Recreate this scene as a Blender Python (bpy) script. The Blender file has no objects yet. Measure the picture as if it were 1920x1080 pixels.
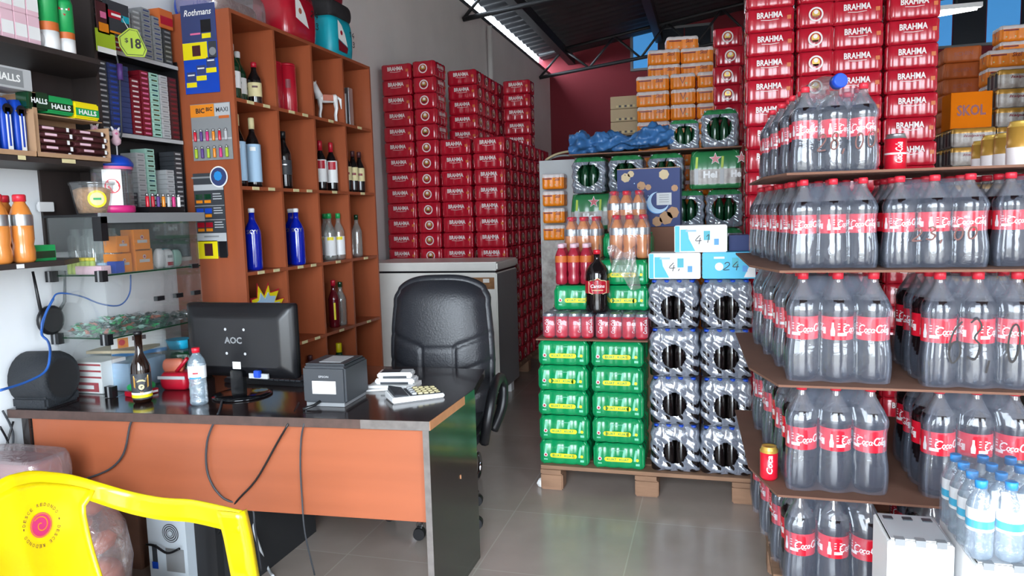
import bpy, bmesh, math, random
from mathutils import Vector, Matrix
random.seed(7)
S = bpy.context.scene
C = S.collection
PI = math.pi
# ---------------------------------------------------------------- camera
F, H, YAW, PITCH, ROLL = 1350.0, 1.46, 15.7, -5.7, 1.6
def _basis():
    y, p, r = map(math.radians, (YAW, PITCH, ROLL))
    f = Vector((-math.sin(y)*math.cos(p), math.cos(y)*math.cos(p), math.sin(p)))
    rt = Vector((math.cos(y), math.sin(y), 0)); up = rt.cross(f)
    c, s = math.cos(r), math.sin(r)
    return f, c*rt - s*up, s*rt + c*up
FW, RT, UP = _basis()
cd = bpy.data.cameras.new('camera'); cam = bpy.data.objects.new('camera', cd); C.objects.link(cam)
cd.lens = F/1920*36; cd.sensor_width = 36; cd.clip_start = 0.02; cd.clip_end = 200
m = Matrix.Identity(4)
for i in range(3):
    m[i][0], m[i][1], m[i][2] = RT[i], UP[i], -FW[i]
m[2][3] = H
cam.matrix_world = m; S.camera = cam
def at(px, py, **k):
    "the point of the place seen at that pixel, on the plane x=, y= or z="
    r = FW + (px-960)/F*RT + (540-py)/F*UP
    (ax, v), = k.items(); i = 'xyz'.index(ax)
    t = (v-(0, 0, H)[i])/r[i]
    return Vector((t*r[0], t*r[1], H+t*r[2]))
# ---------------------------------------------------------------- light
W = bpy.data.worlds.new('sky'); S.world = W; W.use_nodes = True
bgn = W.node_tree.nodes['Background']
bgn.inputs[0].default_value = (0.80, 0.90, 1.0, 1); bgn.inputs[1].default_value = 12.0
OPEN = ((-1.5, 1.1, 0, 3.1), (2.7, 4.9, 0, 3.1))        # unseen shop front doorways, sized to narrow the highlights on the bottles
for x0, x1, z0, z1 in OPEN:
    al = bpy.data.lights.new('daylight_portal', 'AREA'); al.shape = 'RECTANGLE'; al.size = x1-x0; al.size_y = z1-z0; al.cycles.is_portal = True
    ao = bpy.data.objects.new('daylight_portal', al); C.objects.link(ao); ao.location = ((x0+x1)/2, -1.5, (z0+z1)/2); ao.rotation_euler = (PI/2, 0, 0)
S.view_settings.view_transform = 'Standard'; S.view_settings.look = 'None'
S.view_settings.exposure = 0.62; S.view_settings.gamma = 1.0; S.view_settings.use_curve_mapping = False
# ---------------------------------------------------------------- materials
def lin(h):
    h = h.lstrip('#'); v = [int(h[i:i+2], 16)/255 for i in (0, 2, 4)]
    return tuple(c/12.92 if c < .04045 else ((c+.055)/1.055)**2.4 for c in v) + (1,)
M = {}
def mat(n, col, rough=.5, metal=0, spec=.5, noise=0, nscale=8, stretch=(1,1,1), bump=0, bscale=40, coat=0, emit=0, col2=None):
    m = bpy.data.materials.new(n); m.use_nodes = True; nt = m.node_tree; N = nt.nodes; L = nt.links
    b = N['Principled BSDF']; c = lin(col)
    b.inputs['Base Color'].default_value = c; b.inputs['Roughness'].default_value = rough
    b.inputs['Metallic'].default_value = metal; b.inputs['Specular IOR Level'].default_value = spec
    b.inputs['Coat Weight'].default_value = coat; b.inputs['Coat Roughness'].default_value = .08
    if emit: b.inputs['Emission Color'].default_value = c; b.inputs['Emission Strength'].default_value = emit
    if noise or bump:
        tc = N.new('ShaderNodeTexCoord'); mp = N.new('ShaderNodeMapping'); mp.inputs['Scale'].default_value = stretch
        L.new(tc.outputs['Object'], mp.inputs[0])
    if noise:
        t = N.new('ShaderNodeTexNoise'); t.inputs['Scale'].default_value = nscale; t.inputs['Detail'].default_value = 6
        L.new(mp.outputs[0], t.inputs[0])
        r = N.new('ShaderNodeValToRGB'); c2 = lin(col2) if col2 else tuple(x*(1-noise) for x in c[:3])+(1,)
        r.color_ramp.elements[0].color = c2; r.color_ramp.elements[1].color = c
        r.color_ramp.elements[0].position = .3; r.color_ramp.elements[1].position = .7
        L.new(t.outputs[0], r.inputs[0]); L.new(r.outputs[0], b.inputs['Base Color'])
    if bump:
        t = N.new('ShaderNodeTexNoise'); t.inputs['Scale'].default_value = bscale; t.inputs['Detail'].default_value = 3
        L.new(mp.outputs[0], t.inputs[0]); bp = N.new('ShaderNodeBump'); bp.inputs['Strength'].default_value = bump
        bp.inputs['Distance'].default_value = .01
        L.new(t.outputs[0], bp.inputs['Height']); L.new(bp.outputs[0], b.inputs['Normal'])
    M[n] = m; return m
def film(n, col, body, rough=.12, bump=.5, bscale=30, gloss=.12, stretch=(1,1,1), fk=.5):
    "thin clear plastic: see-through, a milky share and a glossy share"
    m = bpy.data.materials.new(n); m.use_nodes = True; nt = m.node_tree; N = nt.nodes; L = nt.links
    N.remove(N['Principled BSDF']); out = N['Material Output']
    tr = N.new('ShaderNodeBsdfTransparent'); df = N.new('ShaderNodeBsdfDiffuse'); gl = N.new('ShaderNodeBsdfGlossy')
    df.inputs[0].default_value = lin(col); gl.inputs['Roughness'].default_value = rough
    a = N.new('ShaderNodeMixShader'); a.inputs[0].default_value = body
    L.new(tr.outputs[0], a.inputs[1]); L.new(df.outputs[0], a.inputs[2])
    g = N.new('ShaderNodeMixShader'); lw = N.new('ShaderNodeLayerWeight'); lw.inputs[0].default_value = .25
    mm = N.new('ShaderNodeMath'); mm.operation = 'MULTIPLY_ADD'; mm.inputs[1].default_value = fk; mm.inputs[2].default_value = gloss
    L.new(lw.outputs['Fresnel'], mm.inputs[0]); L.new(mm.outputs[0], g.inputs[0])
    L.new(a.outputs[0], g.inputs[1]); L.new(gl.outputs[0], g.inputs[2]); L.new(g.outputs[0], out.inputs[0])
    if bump:
        tc = N.new('ShaderNodeTexCoord'); mp = N.new('ShaderNodeMapping'); mp.inputs['Scale'].default_value = stretch
        t = N.new('ShaderNodeTexNoise'); t.inputs['Scale'].default_value = bscale; t.inputs['Detail'].default_value = 3
        t.inputs['Distortion'].default_value = .8
        bp = N.new('ShaderNodeBump'); bp.inputs['Strength'].default_value = bump; bp.inputs['Distance'].default_value = .01
        L.new(tc.outputs['Object'], mp.inputs[0]); L.new(mp.outputs[0], t.inputs[0]); L.new(t.outputs[0], bp.inputs['Height'])
        for s in (df, gl): L.new(bp.outputs[0], s.inputs['Normal'])
    M[n] = m; return m
mat('plaster', '#f2edea', .8, noise=.08, nscale=2); mat('plaster_near', '#f0f3f6', .7, noise=.04, nscale=2)
mat('red_paint', '#8e2431', .7, noise=.12, nscale=1.5)
mat('roof_metal', '#4a4c50', .65, noise=.25, nscale=3); mat('steel_dark', '#3b3c3f', .5, metal=.3)
mat('concrete', '#a09a90', .9, noise=.2)
mat('wood', '#a35433', .42, noise=.16, nscale=5, stretch=(3, 3, .35)); mat('wood_dark', '#7c4630', .5, noise=.2, nscale=5)
mat('wood_edge', '#c98a5f', .5, noise=.2, nscale=20)
mat('mdf_dark', '#38302e', .5, noise=.15, nscale=30, stretch=(1,1,.2))
mat('desk_top', '#2e2120', .16, noise=.3, nscale=14, stretch=(.3,3,1), coat=.3); mat('desk_front', '#a85c3c', .4, noise=.12, nscale=4, stretch=(.4,1,4))
mat('desk_side', '#2a2625', .2, noise=.2, nscale=20, coat=.2); mat('edge_grey', '#77706c', .6, noise=.3, nscale=30)
mat('desk_edge_brown', '#54403a', .5, noise=.3, nscale=30)
mat('white', '#eeeeee', .5); mat('white_gloss', '#f2f2f2', .2, coat=.3); mat('paper', '#f4f4f2', .8); mat('ink', '#26201f', .6); mat('ink_brown', '#6b4038', .6)
mat('black', '#17171a', .35); mat('black_matte', '#202022', .75); mat('black_gloss', '#0e0f12', .12, coat=.4); mat('dark_grey', '#3a3d42', .5); mat('grey', '#8a8c8e', .55)
mat('light_grey', '#b9bbbd', .5); mat('chrome', '#c0c2c5', .15, metal=1); mat('silver', '#bfc2c4', .3, metal=.9)
mat('leather', '#25262b', .38, bump=.15, bscale=120)
mat('red', '#b3142b', .35); mat('red_pack', '#b5172c', .22, coat=.45, noise=.10, nscale=14); mat('red_dark', '#7c1424', .4)
mat('beer_white', '#e4d9d8', .4); mat('gold', '#c9a24b', .3, metal=.4); mat('orange_mark', '#c8662c', .5)
mat('coke_red', '#d3182f', .3, coat=.3); mat('coke_cap', '#d42a3c', .35); mat('cola', '#150c0e', .16, coat=.6)
mat('green_pack', '#0c9457', .25, coat=.5, noise=.10, nscale=10); mat('green_light', '#7fcfae', .4); mat('yellow', '#f0dc12', .45)
mat('lime', '#a9c22a', .5); mat('orange', '#ea8a18', .35, coat=.3); mat('orange_pack', '#fb8a02', .4, coat=.1, noise=.06, nscale=12)
mat('blue', '#1747b8', .35); mat('blue_light', '#2f8fd8', .4); mat('teal', '#12a5b8', .4); mat('cyan', '#22b4dc', .4); mat('navy', '#34406e', .7)
mat('pale_blue', '#a9c9e4', .6); mat('pink', '#e0709c', .45); mat('pale_pink', '#e6c0cc', .5); mat('magenta', '#d02a78', .4); mat('purple', '#5a3a80', .5)
mat('brown', '#4b2326', .45); mat('cardboard', '#b58f6e', .85, noise=.08, nscale=12); mat('cardboard_dark', '#7a5544', .9, noise=.12, nscale=10)
mat('pallet_wood', '#9b765c', .85, noise=.3, nscale=14, stretch=(.5,3,3)); mat('beige', '#c4b08c', .7)
mat('green', '#1f9c54', .4); mat('dark_green', '#0f3a22', .15, coat=.5); mat('hei_green', '#2f7d4a', .3, coat=.4, noise=.1); mat('mint', '#a5cfc0', .5)
mat('bottle_black', '#140f10', .1, coat=.6); mat('bottle_brown', '#1e0e08', .08, coat=.6); mat('bottle_blue', '#0a1fa0', .1, coat=.6)
mat('bottle_wine', '#5a0e18', .12, coat=.5); mat('cream', '#dccf9e', .6); mat('juice_orange', '#d9853c', .2, coat=.5); mat('juice_red', '#a5263a', .2, coat=.5)
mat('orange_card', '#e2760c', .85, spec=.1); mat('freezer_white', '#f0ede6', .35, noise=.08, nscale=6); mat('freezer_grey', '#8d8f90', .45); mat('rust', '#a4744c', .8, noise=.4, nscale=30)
mat('chair_yellow', '#f6d90a', .28, coat=.4); mat('tarp_blue', '#3d6ea4', .3, bump=.8, bscale=14, noise=.3, nscale=9)
mat('black_cloth', '#211f22', .8, bump=.6, bscale=20); mat('speaker_cloth', '#23272c', .7, bump=.4, bscale=160)
mat('snack', '#c89a6c', .8, noise=.4, nscale=60, bump=.8, bscale=60); mat('candy', '#2d7a5c', .25, metal=.3, noise=.6, nscale=18, coat=.5)
mat('skin_pack', '#c96f55', .45, noise=.3, nscale=14)
mat('pc_case', '#ccd6de', .4); mat('cable_blue', '#2a5fb0', .4); mat('cable_grey', '#7b7d80', .5)
mat('itaipava', '#bdb6b0', .35, noise=.25, nscale=24, col2='#8a7f78'); mat('can_gold', '#b98a3c', .3, metal=.3)
mat('lamp_tube', '#ffffff', .5, emit=14); mat('pane_blue', '#3f7fb8', .2, emit=.7); mat('pane_bright', '#dff0ff', .2, emit=5); mat('pane_dark', '#3a4048', .15)
film('film_clear', '#b8c4dc', .10, .11, .35, 12, .05, fk=.3)
film('film_wrinkled', '#b4bdd0', .42, .22, .6, 20, .22, (1, 1, .5))
film('clear_plastic', '#dfe6ea', .08, .05, 0, 1, .10)
film('clear_neck', '#a8a4a8', .22, .06, 0, 1, .12)
film('glass_shelf', '#a8c8c4', .06, .02, 0, 1, .04)
film('bag_film', '#d8c8cc', .28, .15, .8, 20, .12)
film('clear_bottle', '#c9d4cf', .22, .05, 0, 1, .12)
film('cabinet_glass', '#c8dad8', .05, .02, 0, 1, .02)
film('water', '#b9d4e6', .28, .04, .6, 40, .14)
def floor_mat():
    m = bpy.data.materials.new('floor_tile'); m.use_nodes = True; nt = m.node_tree; N = nt.nodes; L = nt.links; b = N['Principled BSDF']
    tc = N.new('ShaderNodeTexCoord'); mp = N.new('ShaderNodeMapping'); mp.inputs['Location'].default_value = (.35, .28, 0)
    L.new(tc.outputs['Object'], mp.inputs[0])
    br = N.new('ShaderNodeTexBrick'); br.offset = 0; br.inputs['Scale'].default_value = 1
    br.inputs['Brick Width'].default_value = .6; br.inputs['Row Height'].default_value = .6; br.inputs['Mortar Size'].default_value = .003
    br.inputs['Color1'].default_value = lin('#b3a59b'); br.inputs['Color2'].default_value = lin('#baaca2'); br.inputs['Mortar'].default_value = lin('#c6bbb1')
    L.new(mp.outputs[0], br.inputs[0]); no = N.new('ShaderNodeTexNoise'); no.inputs['Scale'].default_value = 5; no.inputs['Detail'].default_value = 5
    L.new(mp.outputs[0], no.inputs[0]); mx = N.new('ShaderNodeMixRGB'); mx.blend_type = 'MULTIPLY'; mx.inputs[0].default_value = .25
    L.new(br.outputs[0], mx.inputs[1]); L.new(no.outputs[0], mx.inputs[2]); L.new(mx.outputs[0], b.inputs['Base Color'])
    b.inputs['Roughness'].default_value = .2; b.inputs['Specular IOR Level'].default_value = .6
    M['floor_tile'] = m
floor_mat()
# ---------------------------------------------------------------- mesh kit
_tx = {}
def textmesh(s, shear=0, bold=.012):
    k = (s, shear, bold)
    if k not in _tx:
        cu = bpy.data.curves.new('t', 'FONT'); cu.body = s; cu.shear = shear; cu.offset = bold; cu.resolution_u = 2
        o = bpy.data.objects.new('t', cu); me = o.to_mesh()
        vs = [(v.co.x, v.co.y) for v in me.vertices]; fs = [tuple(p.vertices) for p in me.polygons]
        o.to_mesh_clear(); bpy.data.objects.remove(o); bpy.data.curves.remove(cu)
        x0 = min(v[0] for v in vs); x1 = max(v[0] for v in vs); y0 = min(v[1] for v in vs); y1 = max(v[1] for v in vs)
        _tx[k] = ([((v[0]-x0)/(x1-x0)-.5, (v[1]-y0)/(y1-y0)-.5) for v in vs], fs)
    return _tx[k]
def plane(o, u=(1,0,0), v=(0,0,1)):
    o, u, v = Vector(o), Vector(u), Vector(v)
    return lambda a, b: o + a*u + b*v
def cyl(c, r, a0=-PI/2):
    return lambda a, b: Vector((c[0]+r*math.cos(a0+a/r), c[1]+r*math.sin(a0+a/r), c[2]+b))
class MB:
    def __init__(s): s.v = []; s.f = []; s.m = []; s.s = []
    def face(s, idx, m, sm=False): s.f.append(tuple(idx)); s.m.append(m); s.s.append(sm)
    def box(s, x0, x1, y0, y1, z0, z1, m, rz=0, sides=None):
        n = len(s.v); cx, cy = (x0+x1)/2, (y0+y1)/2; c, q = math.cos(rz), math.sin(rz)
        for z in (z0, z1):
            for x, y in ((x0,y0), (x1,y0), (x1,y1), (x0,y1)):
                dx, dy = x-cx, y-cy; s.v.append((cx+c*dx-q*dy, cy+q*dx+c*dy, z))
        for i, q4 in enumerate(((3,2,1,0), (4,5,6,7), (0,1,5,4), (1,2,6,5), (2,3,7,6), (3,0,4,7))):
            s.face([n+k for k in q4], (sides or {}).get(i, m))
        return s
    def hull(s, bottom, top, m):
        "prism between two equal-length loops of 3D points"
        n = len(s.v); k = len(bottom); s.v += [tuple(p) for p in bottom] + [tuple(p) for p in top]
        s.face([n+i for i in reversed(range(k))], m); s.face([n+k+i for i in range(k)], m)
        for i in range(k): j = (i+1) % k; s.face((n+i, n+j, n+k+j, n+k+i), m)
        return s
    def lathe(s, prof, m, c=(0,0,0), seg=20, R=None, sm=True, caps=True):
        "prof: (r, z[, mat]) from bottom up; R: optional rotation matrix"
        n = len(s.v); c = Vector(c)
        for p in prof:
            for k in range(seg):
                a = 2*PI*k/seg; q = Vector((p[0]*math.cos(a), p[0]*math.sin(a), p[1]))
                if R: q = R @ q
                s.v.append(tuple(q+c))
        for i in range(len(prof)-1):
            mm = prof[i][2] if len(prof[i]) > 2 else m
            for k in range(seg):
                l = (k+1) % seg; s.face((n+i*seg+k, n+i*seg+l, n+(i+1)*seg+l, n+(i+1)*seg+k), mm, sm)
        if caps:
            if prof[0][0] > 1e-5: s.face([n+k for k in reversed(range(seg))], prof[0][2] if len(prof[0]) > 2 else m)
            if prof[-1][0] > 1e-5: s.face([n+(len(prof)-1)*seg+k for k in range(seg)], prof[-2][2] if len(prof[-2]) > 2 else m)
        return s
    def loft(s, rings, m, sm=True, caps=True, closed=True):
        n = len(s.v); k = len(rings[0])
        for r in rings: s.v += [tuple(p) for p in r]
        for i in range(len(rings)-1):
            mm = m[i] if isinstance(m, (list, tuple)) else m
            for a in range(k if closed else k-1):
                b = (a+1) % k; s.face((n+i*k+a, n+i*k+b, n+(i+1)*k+b, n+(i+1)*k+a), mm, sm)
        if caps:
            s.face([n+a for a in reversed(range(k))], m[0] if isinstance(m, (list, tuple)) else m)
            s.face([n+(len(rings)-1)*k+a for a in range(k)], m[-1] if isinstance(m, (list, tuple)) else m)
        return s
    def grid(s, fn, nu, nv, m, sm=True, skip=None):
        n = len(s.v)
        for j in range(nv+1):
            for i in range(nu+1): s.v.append(tuple(fn(i/nu, j/nv)))
        for j in range(nv):
            for i in range(nu):
                if skip and skip((i+.5)/nu, (j+.5)/nv): continue
                a = n+j*(nu+1)+i; mm = m(( i+.5)/nu, (j+.5)/nv) if callable(m) else m
                s.face((a, a+1, a+nu+2, a+nu+1), mm, sm)
        return s
    def tube(s, pts, r, m, seg=8):
        pts = [Vector(p) for p in pts]; rings = []; ref = Vector((0,0,1))
        for i, p in enumerate(pts):
            d = (pts[min(i+1, len(pts)-1)] - pts[max(i-1, 0)]).normalized()
            if abs(d.dot(ref)) > .95: ref = Vector((1,0,0)) if abs(d.x) < .9 else Vector((0,1,0))
            a = d.cross(ref).normalized(); b = d.cross(a); ref = a.cross(d)
            rr = r[i] if isinstance(r, (list, tuple)) else r
            rings.append([p + rr*(math.cos(2*PI*k/seg)*a - math.sin(2*PI*k/seg)*b) for k in range(seg)])
        return s.loft(rings, m)
    def poly(s, pts, fn, m):
        n = len(s.v); s.v += [tuple(fn(a, b)) for a, b in pts]; s.face(range(n, n+len(pts)), m); return s
    def rect(s, w, h, fn, m, c=(0,0), n=1):
        for i in range(n):
            a = c[0]-w/2+w*i/n; b = a+w/n
            s.poly([(a, c[1]-h/2), (b, c[1]-h/2), (b, c[1]+h/2), (a, c[1]+h/2)], fn, m)
        return s
    def disc(s, r, fn, m, c=(0,0), r0=0, seg=16, sx=1):
        n = len(s.v)
        for k in range(seg):
            a = 2*PI*k/seg; s.v.append(tuple(fn(c[0]+sx*r*math.cos(a), c[1]+r*math.sin(a))))
        if not r0: s.face(range(n, n+seg), m); return s
        for k in range(seg):
            a = 2*PI*k/seg; s.v.append(tuple(fn(c[0]+sx*r0*math.cos(a), c[1]+r0*math.sin(a))))
        for k in range(seg): l = (k+1) % seg; s.face((n+k, n+l, n+seg+l, n+seg+k), m)
        return s
    def text(s, t, w, h, fn, m, c=(0,0), shear=0, bold=.012, rot=0):
        vs, fs = textmesh(t, shear, bold); n = len(s.v); cr, sr = math.cos(rot), math.sin(rot)
        for a, b in vs:
            a, b = a*w, b*h; s.v.append(tuple(fn(c[0]+cr*a-sr*b, c[1]+sr*a+cr*b)))
        for f in fs: s.face([n+i for i in f], m)
        return s
    def stroke(s, pts, wd, fn, m):
        n = len(s.v); k = len(pts)
        for i, p in enumerate(pts):
            a, b = pts[max(i-1, 0)], pts[min(i+1, k-1)]; dx, dy = b[0]-a[0], b[1]-a[1]; l = math.hypot(dx, dy) or 1
            ox, oy = -dy/l*wd/2, dx/l*wd/2
            s.v.append(tuple(fn(p[0]+ox, p[1]+oy))); s.v.append(tuple(fn(p[0]-ox, p[1]-oy)))
        for i in range(k-1): s.face((n+2*i, n+2*i+1, n+2*i+3, n+2*i+2), m)
        return s
    def build(s, name, parent=None, loc=(0,0,0), rz=0, bev=0):
        me = bpy.data.meshes.new(name); me.from_pydata(s.v, [], s.f); ms = []
        for x in s.m:
            if x not in ms: ms.append(x)
        for x in ms: me.materials.append(M[x])
        for p, x, sm in zip(me.polygons, s.m, s.s): p.material_index = ms.index(x); p.use_smooth = sm
        if bev:
            b = bmesh.new(); b.from_mesh(me); bmesh.ops.remove_doubles(b, verts=b.verts, dist=1e-6)
            bmesh.ops.bevel(b, geom=[e for e in b.edges if len(e.link_faces) == 2 and e.calc_face_angle(0) > .5], offset=bev, segments=2, affect='EDGES', clamp_overlap=True)
            b.to_mesh(me); b.free()
        o = bpy.data.objects.new(name, me); C.objects.link(o); o.location = loc; o.rotation_euler = (0, 0, rz)
        if parent: o.parent = parent
        return o
def tag(o, label=None, cat=None, group=None, kind=None):
    if label: o['label'] = label
    if cat: o['category'] = cat
    if group: o['group'] = group
    if kind: o['kind'] = kind
    return o
def T(name, label, cat, loc=(0,0,0), rz=0, group=None):
    o = bpy.data.objects.new(name, None); o.empty_display_size = .05; C.objects.link(o)
    o.location = loc; o.rotation_euler = (0, 0, rz); return tag(o, label, cat, group)
def copy_tree(o, parent=None):
    c = o.copy(); C.objects.link(c); c.parent = parent
    for ch in KIDS.get(o.name, []): copy_tree(ch, c)
    return c
KIDS = {}
def dup(o, loc, rz=0, label=None, group=None, sc=None):
    if o.name not in KIDS:
        def reg(q):
            KIDS[q.name] = list(q.children)
            for x in q.children: reg(x)
        reg(o)
    if o.name not in USED: USED.add(o.name); c = o
    else: c = copy_tree(o)
    c.location = loc; c.rotation_euler = (0, 0, rz)
    if label: c['label'] = label
    if group: c['group'] = group
    if sc: c.scale = (sc, sc, sc)
    return c
USED = set()
ORD = 'top second third fourth fifth sixth seventh eighth ninth tenth eleventh twelfth thirteenth fourteenth fifteenth sixteenth seventeenth eighteenth nineteenth twentieth twenty-first twenty-second'.split()
def nth(i): return 'first' if i == 0 else ORD[i]
def fromtop(i): return 'topmost' if i == 0 else ORD[i] + ' from top'
# lettering drawn by strokes
def arc(cx, cy, rx, ry, a0, a1, n=12):
    return [(cx+rx*math.cos(math.radians(a0+(a1-a0)*i/n)), cy+ry*math.sin(math.radians(a0+(a1-a0)*i/n))) for i in range(n+1)]
LOGO = [(arc(1.5,2,1.15,1.3,45,300), .42), (arc(1.5,2,1.15,1.3,300,330,3)+[(3,.55),(4.3,.35)], .16), (arc(2.95,1.5,.42,.62,0,360), .3), (arc(4.05,1.5,.5,.62,50,310), .32),
        (arc(5.05,1.5,.42,.6,0,360), .3), ([(5.55,2.1),(5.5,1.2),(5.75,.9)], .26), ([(5.85,1.6),(6.3,1.6)], .22), (arc(7.1,2.2,.95,1.2,50,300), .4), (arc(8.0,1.5,.36,.55,0,360), .26),
        ([(8.5,1.2),(8.95,2.6),(9.05,3.3),(8.8,3.2),(8.75,1.6),(8.95,.9),(9.2,1.0)], .22), (arc(9.55,1.5,.36,.55,0,360), .26), ([(9.95,2.1),(9.9,1.1),(10.2,.9)], .22), ([(6.6,3.3),(7.6,3.0),(8.6,3.5),(9.8,3.2)], .14)]
def coke_logo(mb, w, fn, m, c=(0,0)):
    k = w/10.2
    for pts, wd in LOGO: mb.stroke([((x-5.1+.18*(y-2))*k+c[0], (y-2)*k+c[1]) for x, y in pts], wd*k, fn, m)
DIG = {'0': [arc(.5,.5,.32,.45,90,450)], '1': [[(.3,.75),(.55,.98),(.55,0)]], '2': [[(.15,.75),(.3,.95),(.6,.95),(.75,.7),(.55,.4),(.1,.02),(.85,.05)]],
       '3': [[(.15,.9),(.5,1),(.8,.8),(.45,.55),(.85,.35),(.6,.03),(.1,.1)]], '4': [[(.55,1),(.1,.35),(.85,.35)], [(.65,.7),(.6,-.1)]],
       '6': [[(.75,1),(.3,.75),(.12,.3),(.4,0),(.8,.2),(.7,.5),(.3,.48),(.14,.3)]], '8': [arc(.5,.75,.25,.22,-90,270)+arc(.5,.27,.32,.27,90,-270)], ',': [[(.3,.15),(.2,-.15)]]}
def soft2(P_):
    P_ = [tuple(p) for p in P_]; out = []
    for i in range(len(P_)-1):
        a, b, c, d = P_[max(i-1,0)], P_[i], P_[i+1], P_[min(i+2, len(P_)-1)]
        for k in range(4):
            t = k/4; out.append(tuple(.5*(2*b[j]+(c[j]-a[j])*t+(2*a[j]-5*b[j]+4*c[j]-d[j])*t*t+(3*b[j]-a[j]-3*c[j]+d[j])*t**3) for j in (0, 1)))
    return out+[P_[-1]]
def scrawl(mb, t, w, h, fn, m, c=(0,0), wd=.004):
    n = len(t); cw = w/n
    for i, ch in enumerate(t):
        for pts in DIG.get(ch, []): mb.stroke([(c[0]-w/2+(i+.9*x+.15*y)*cw, c[1]-h/2+y*h+.08*h*math.sin(i*2.1)) for x, y in soft2(pts)], wd, fn, m)
# ---------------------------------------------------------------- setting
XW, XF, YB = -2.72, -2.86, 13.1
def struct(name, mb, **k): return tag(mb.build(name, **k), kind='structure')
struct('floor', MB().box(-2.9, 5.6, -1.5, YB+.1, -.1, 0, 'floor_tile'))
tag(MB().box(-40, 40, -40, 40, -.24, -.14, 'concrete').build('street_pavement'), kind='structure')
struct('wall_left', MB().box(XW-.35, XW, -1.5, 4.72, 0, 4.2, 'plaster_near').box(XF-.2, XF, 4.72, YB, 0, 3.99, 'plaster'))
struct('bounce_block_left', MB().box(-4.3, -4.1, 1.0, 16, -.14, 3.7, 'roof_metal'))  # unseen wall, added to keep ground bounce off the eave underside
struct('wall_back', MB().box(XF-.2, 5.7, YB, YB+.2, 0, 5.9, 'red_paint'))
struct('wall_front', MB().box(XW-.3, -1.5, -1.65, -1.5, 0, 5.7, 'plaster').box(1.1, 2.7, -1.65, -1.5, 0, 5.7, 'plaster').box(4.9, 5.8, -1.65, -1.5, 0, 5.7, 'plaster').box(-1.5, 1.1, -1.65, -1.5, 3.1, 5.7, 'plaster').box(2.7, 4.9, -1.65, -1.5, 3.1, 5.7, 'plaster'))  # front wall out of view, its openings shaped to narrow the highlights
struct('wall_right', MB().box(5.6, 5.8, -1.5, YB, 0, 5.7, 'plaster'))
ZR = lambda x: 4.27 + .155*(x-XF)
def roof(u, v):
    x = XF-.12 + u*8.8; y = -1.5 + v*(YB+1.7); return (x, y, ZR(x) + .009*math.sin(y*2*PI/.25))
struct('ceiling', MB().grid(roof, 6, 460, 'roof_metal', sm=True))
m_ = MB()
m_.box(XF-.22, XF+.02, 4.72, YB, 3.985, 4.02, 'steel_dark').tube([(XF+.05, 9.26, 0), (XF+.05, 9.26, 3.93)], .035, 'plaster')  # dark cap on the wall edge, widened to cut sky bounce under the eave
struct('trim_1', m_)
b_ = MB()
for x in (-2.45, -.9, .7, 2.3, 3.9): b_.box(x-.06, x+.06, -1.4, YB, ZR(x)-.2, ZR(x)-.05, 'steel_dark')
struct('trim_2', b_)
def truss(y, n):
    t = MB(); a = Vector((XF, y, 3.95)); xs = [XF+.02+i*.85 for i in range(11)]
    top = [Vector((x, y, ZR(x)-.12)) for x in xs]; bot = [Vector((x, y, max(3.78+.11*(x-XF), 0))) for x in xs]
    t.tube(top, .03, 'steel_dark', 6).tube(bot, .03, 'steel_dark', 6)
    for i in range(10): t.tube([bot[i], (top[i]+top[i+1])/2], .02, 'steel_dark', 6).tube([(top[i]+top[i+1])/2, bot[i+1]], .02, 'steel_dark', 6)
    struct('trim_%d' % n, t)
truss(12.2, 3); truss(8.3, 4)
def window(n, x0, x1, z0, z1, cols):
    w = MB(); y = YB-.03
    k = len(cols)
    for a, b, c, d in ((x0-.04, x1+.04, z0-.04, z0), (x0-.04, x1+.04, z1, z1+.04), (x0-.04, x0, z0, z1), (x1, x1+.04, z0, z1)): w.box(a, b, y-.03, YB, c, d, 'grey')
    o = struct('window_%d' % n, w)
    for i, cname in enumerate(cols):
        p = MB().box(x0+(x1-x0)*i/k+.01, x0+(x1-x0)*(i+1)/k-.01, y-.005, y+.01, z0, z1, cname); q = p.build('pane', o)
    return o
p0 = at(1187, 130, y=YB); p1 = at(1333, 124, y=YB)
window(1, p0.x, p1.x, p0.z, p0.z+.62, ['pane_blue', 'pane_dark', 'pane_dark'])
p0 = at(1762, 88, y=YB); p1 = at(1850, 88, y=YB)
window(2, p0.x-.3, p1.x+.9, p0.z, p0.z+.75, ['pane_blue', 'pane_dark', 'pane_blue', 'pane_dark'])
t = T('tube_lamp', 'bright white tube lamp under the roof, upper right', 'lamp', at(1793, 24, y=7.5))
MB().tube([(-.16, 0, 0), (.16, 0, .03)], .022, 'lamp_tube').build('tube', t)
MB().box(-.2, .2, -.03, .03, .03, .07, 'white').tube([(0, 0, .07), (0, 0, .75)], .008, 'steel_dark').build('fitting', t)
# ---------------------------------------------------------------- liquor shelving
UX, UY = [-2.72, -2.30], [3.165, 3.545, 3.925, 4.305, 4.69]
UZ = [.08, .36, .77, 1.21, 1.65, 2.09, 2.52]
u = T('shelving_unit', 'tall orange wood shelving unit of open cubbies against the left wall', 'shelving', (0,0,0))
for i, y in enumerate((UY[0], UY[4]-.018)):
    MB().box(UX[0], UX[1], y, y+.018, 0, UZ[-1], 'wood').build('side_panel', u)
for y in UY[1:4]: MB().box(UX[0]+.01, UX[1]-.004, y-.009, y+.009, UZ[0], UZ[-1]-.018, 'wood').build('divider', u)
for z in UZ: 
    sh = MB().box(UX[0], UX[1]-.002, UY[0]+.018, UY[4]-.018, z-.018, z, 'wood').build('shelf', u)
MB().box(UX[0], UX[0]+.008, UY[0]+.018, UY[4]-.018, UZ[0], UZ[-1]-.018, 'wood').build('back_panel', u)
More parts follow.
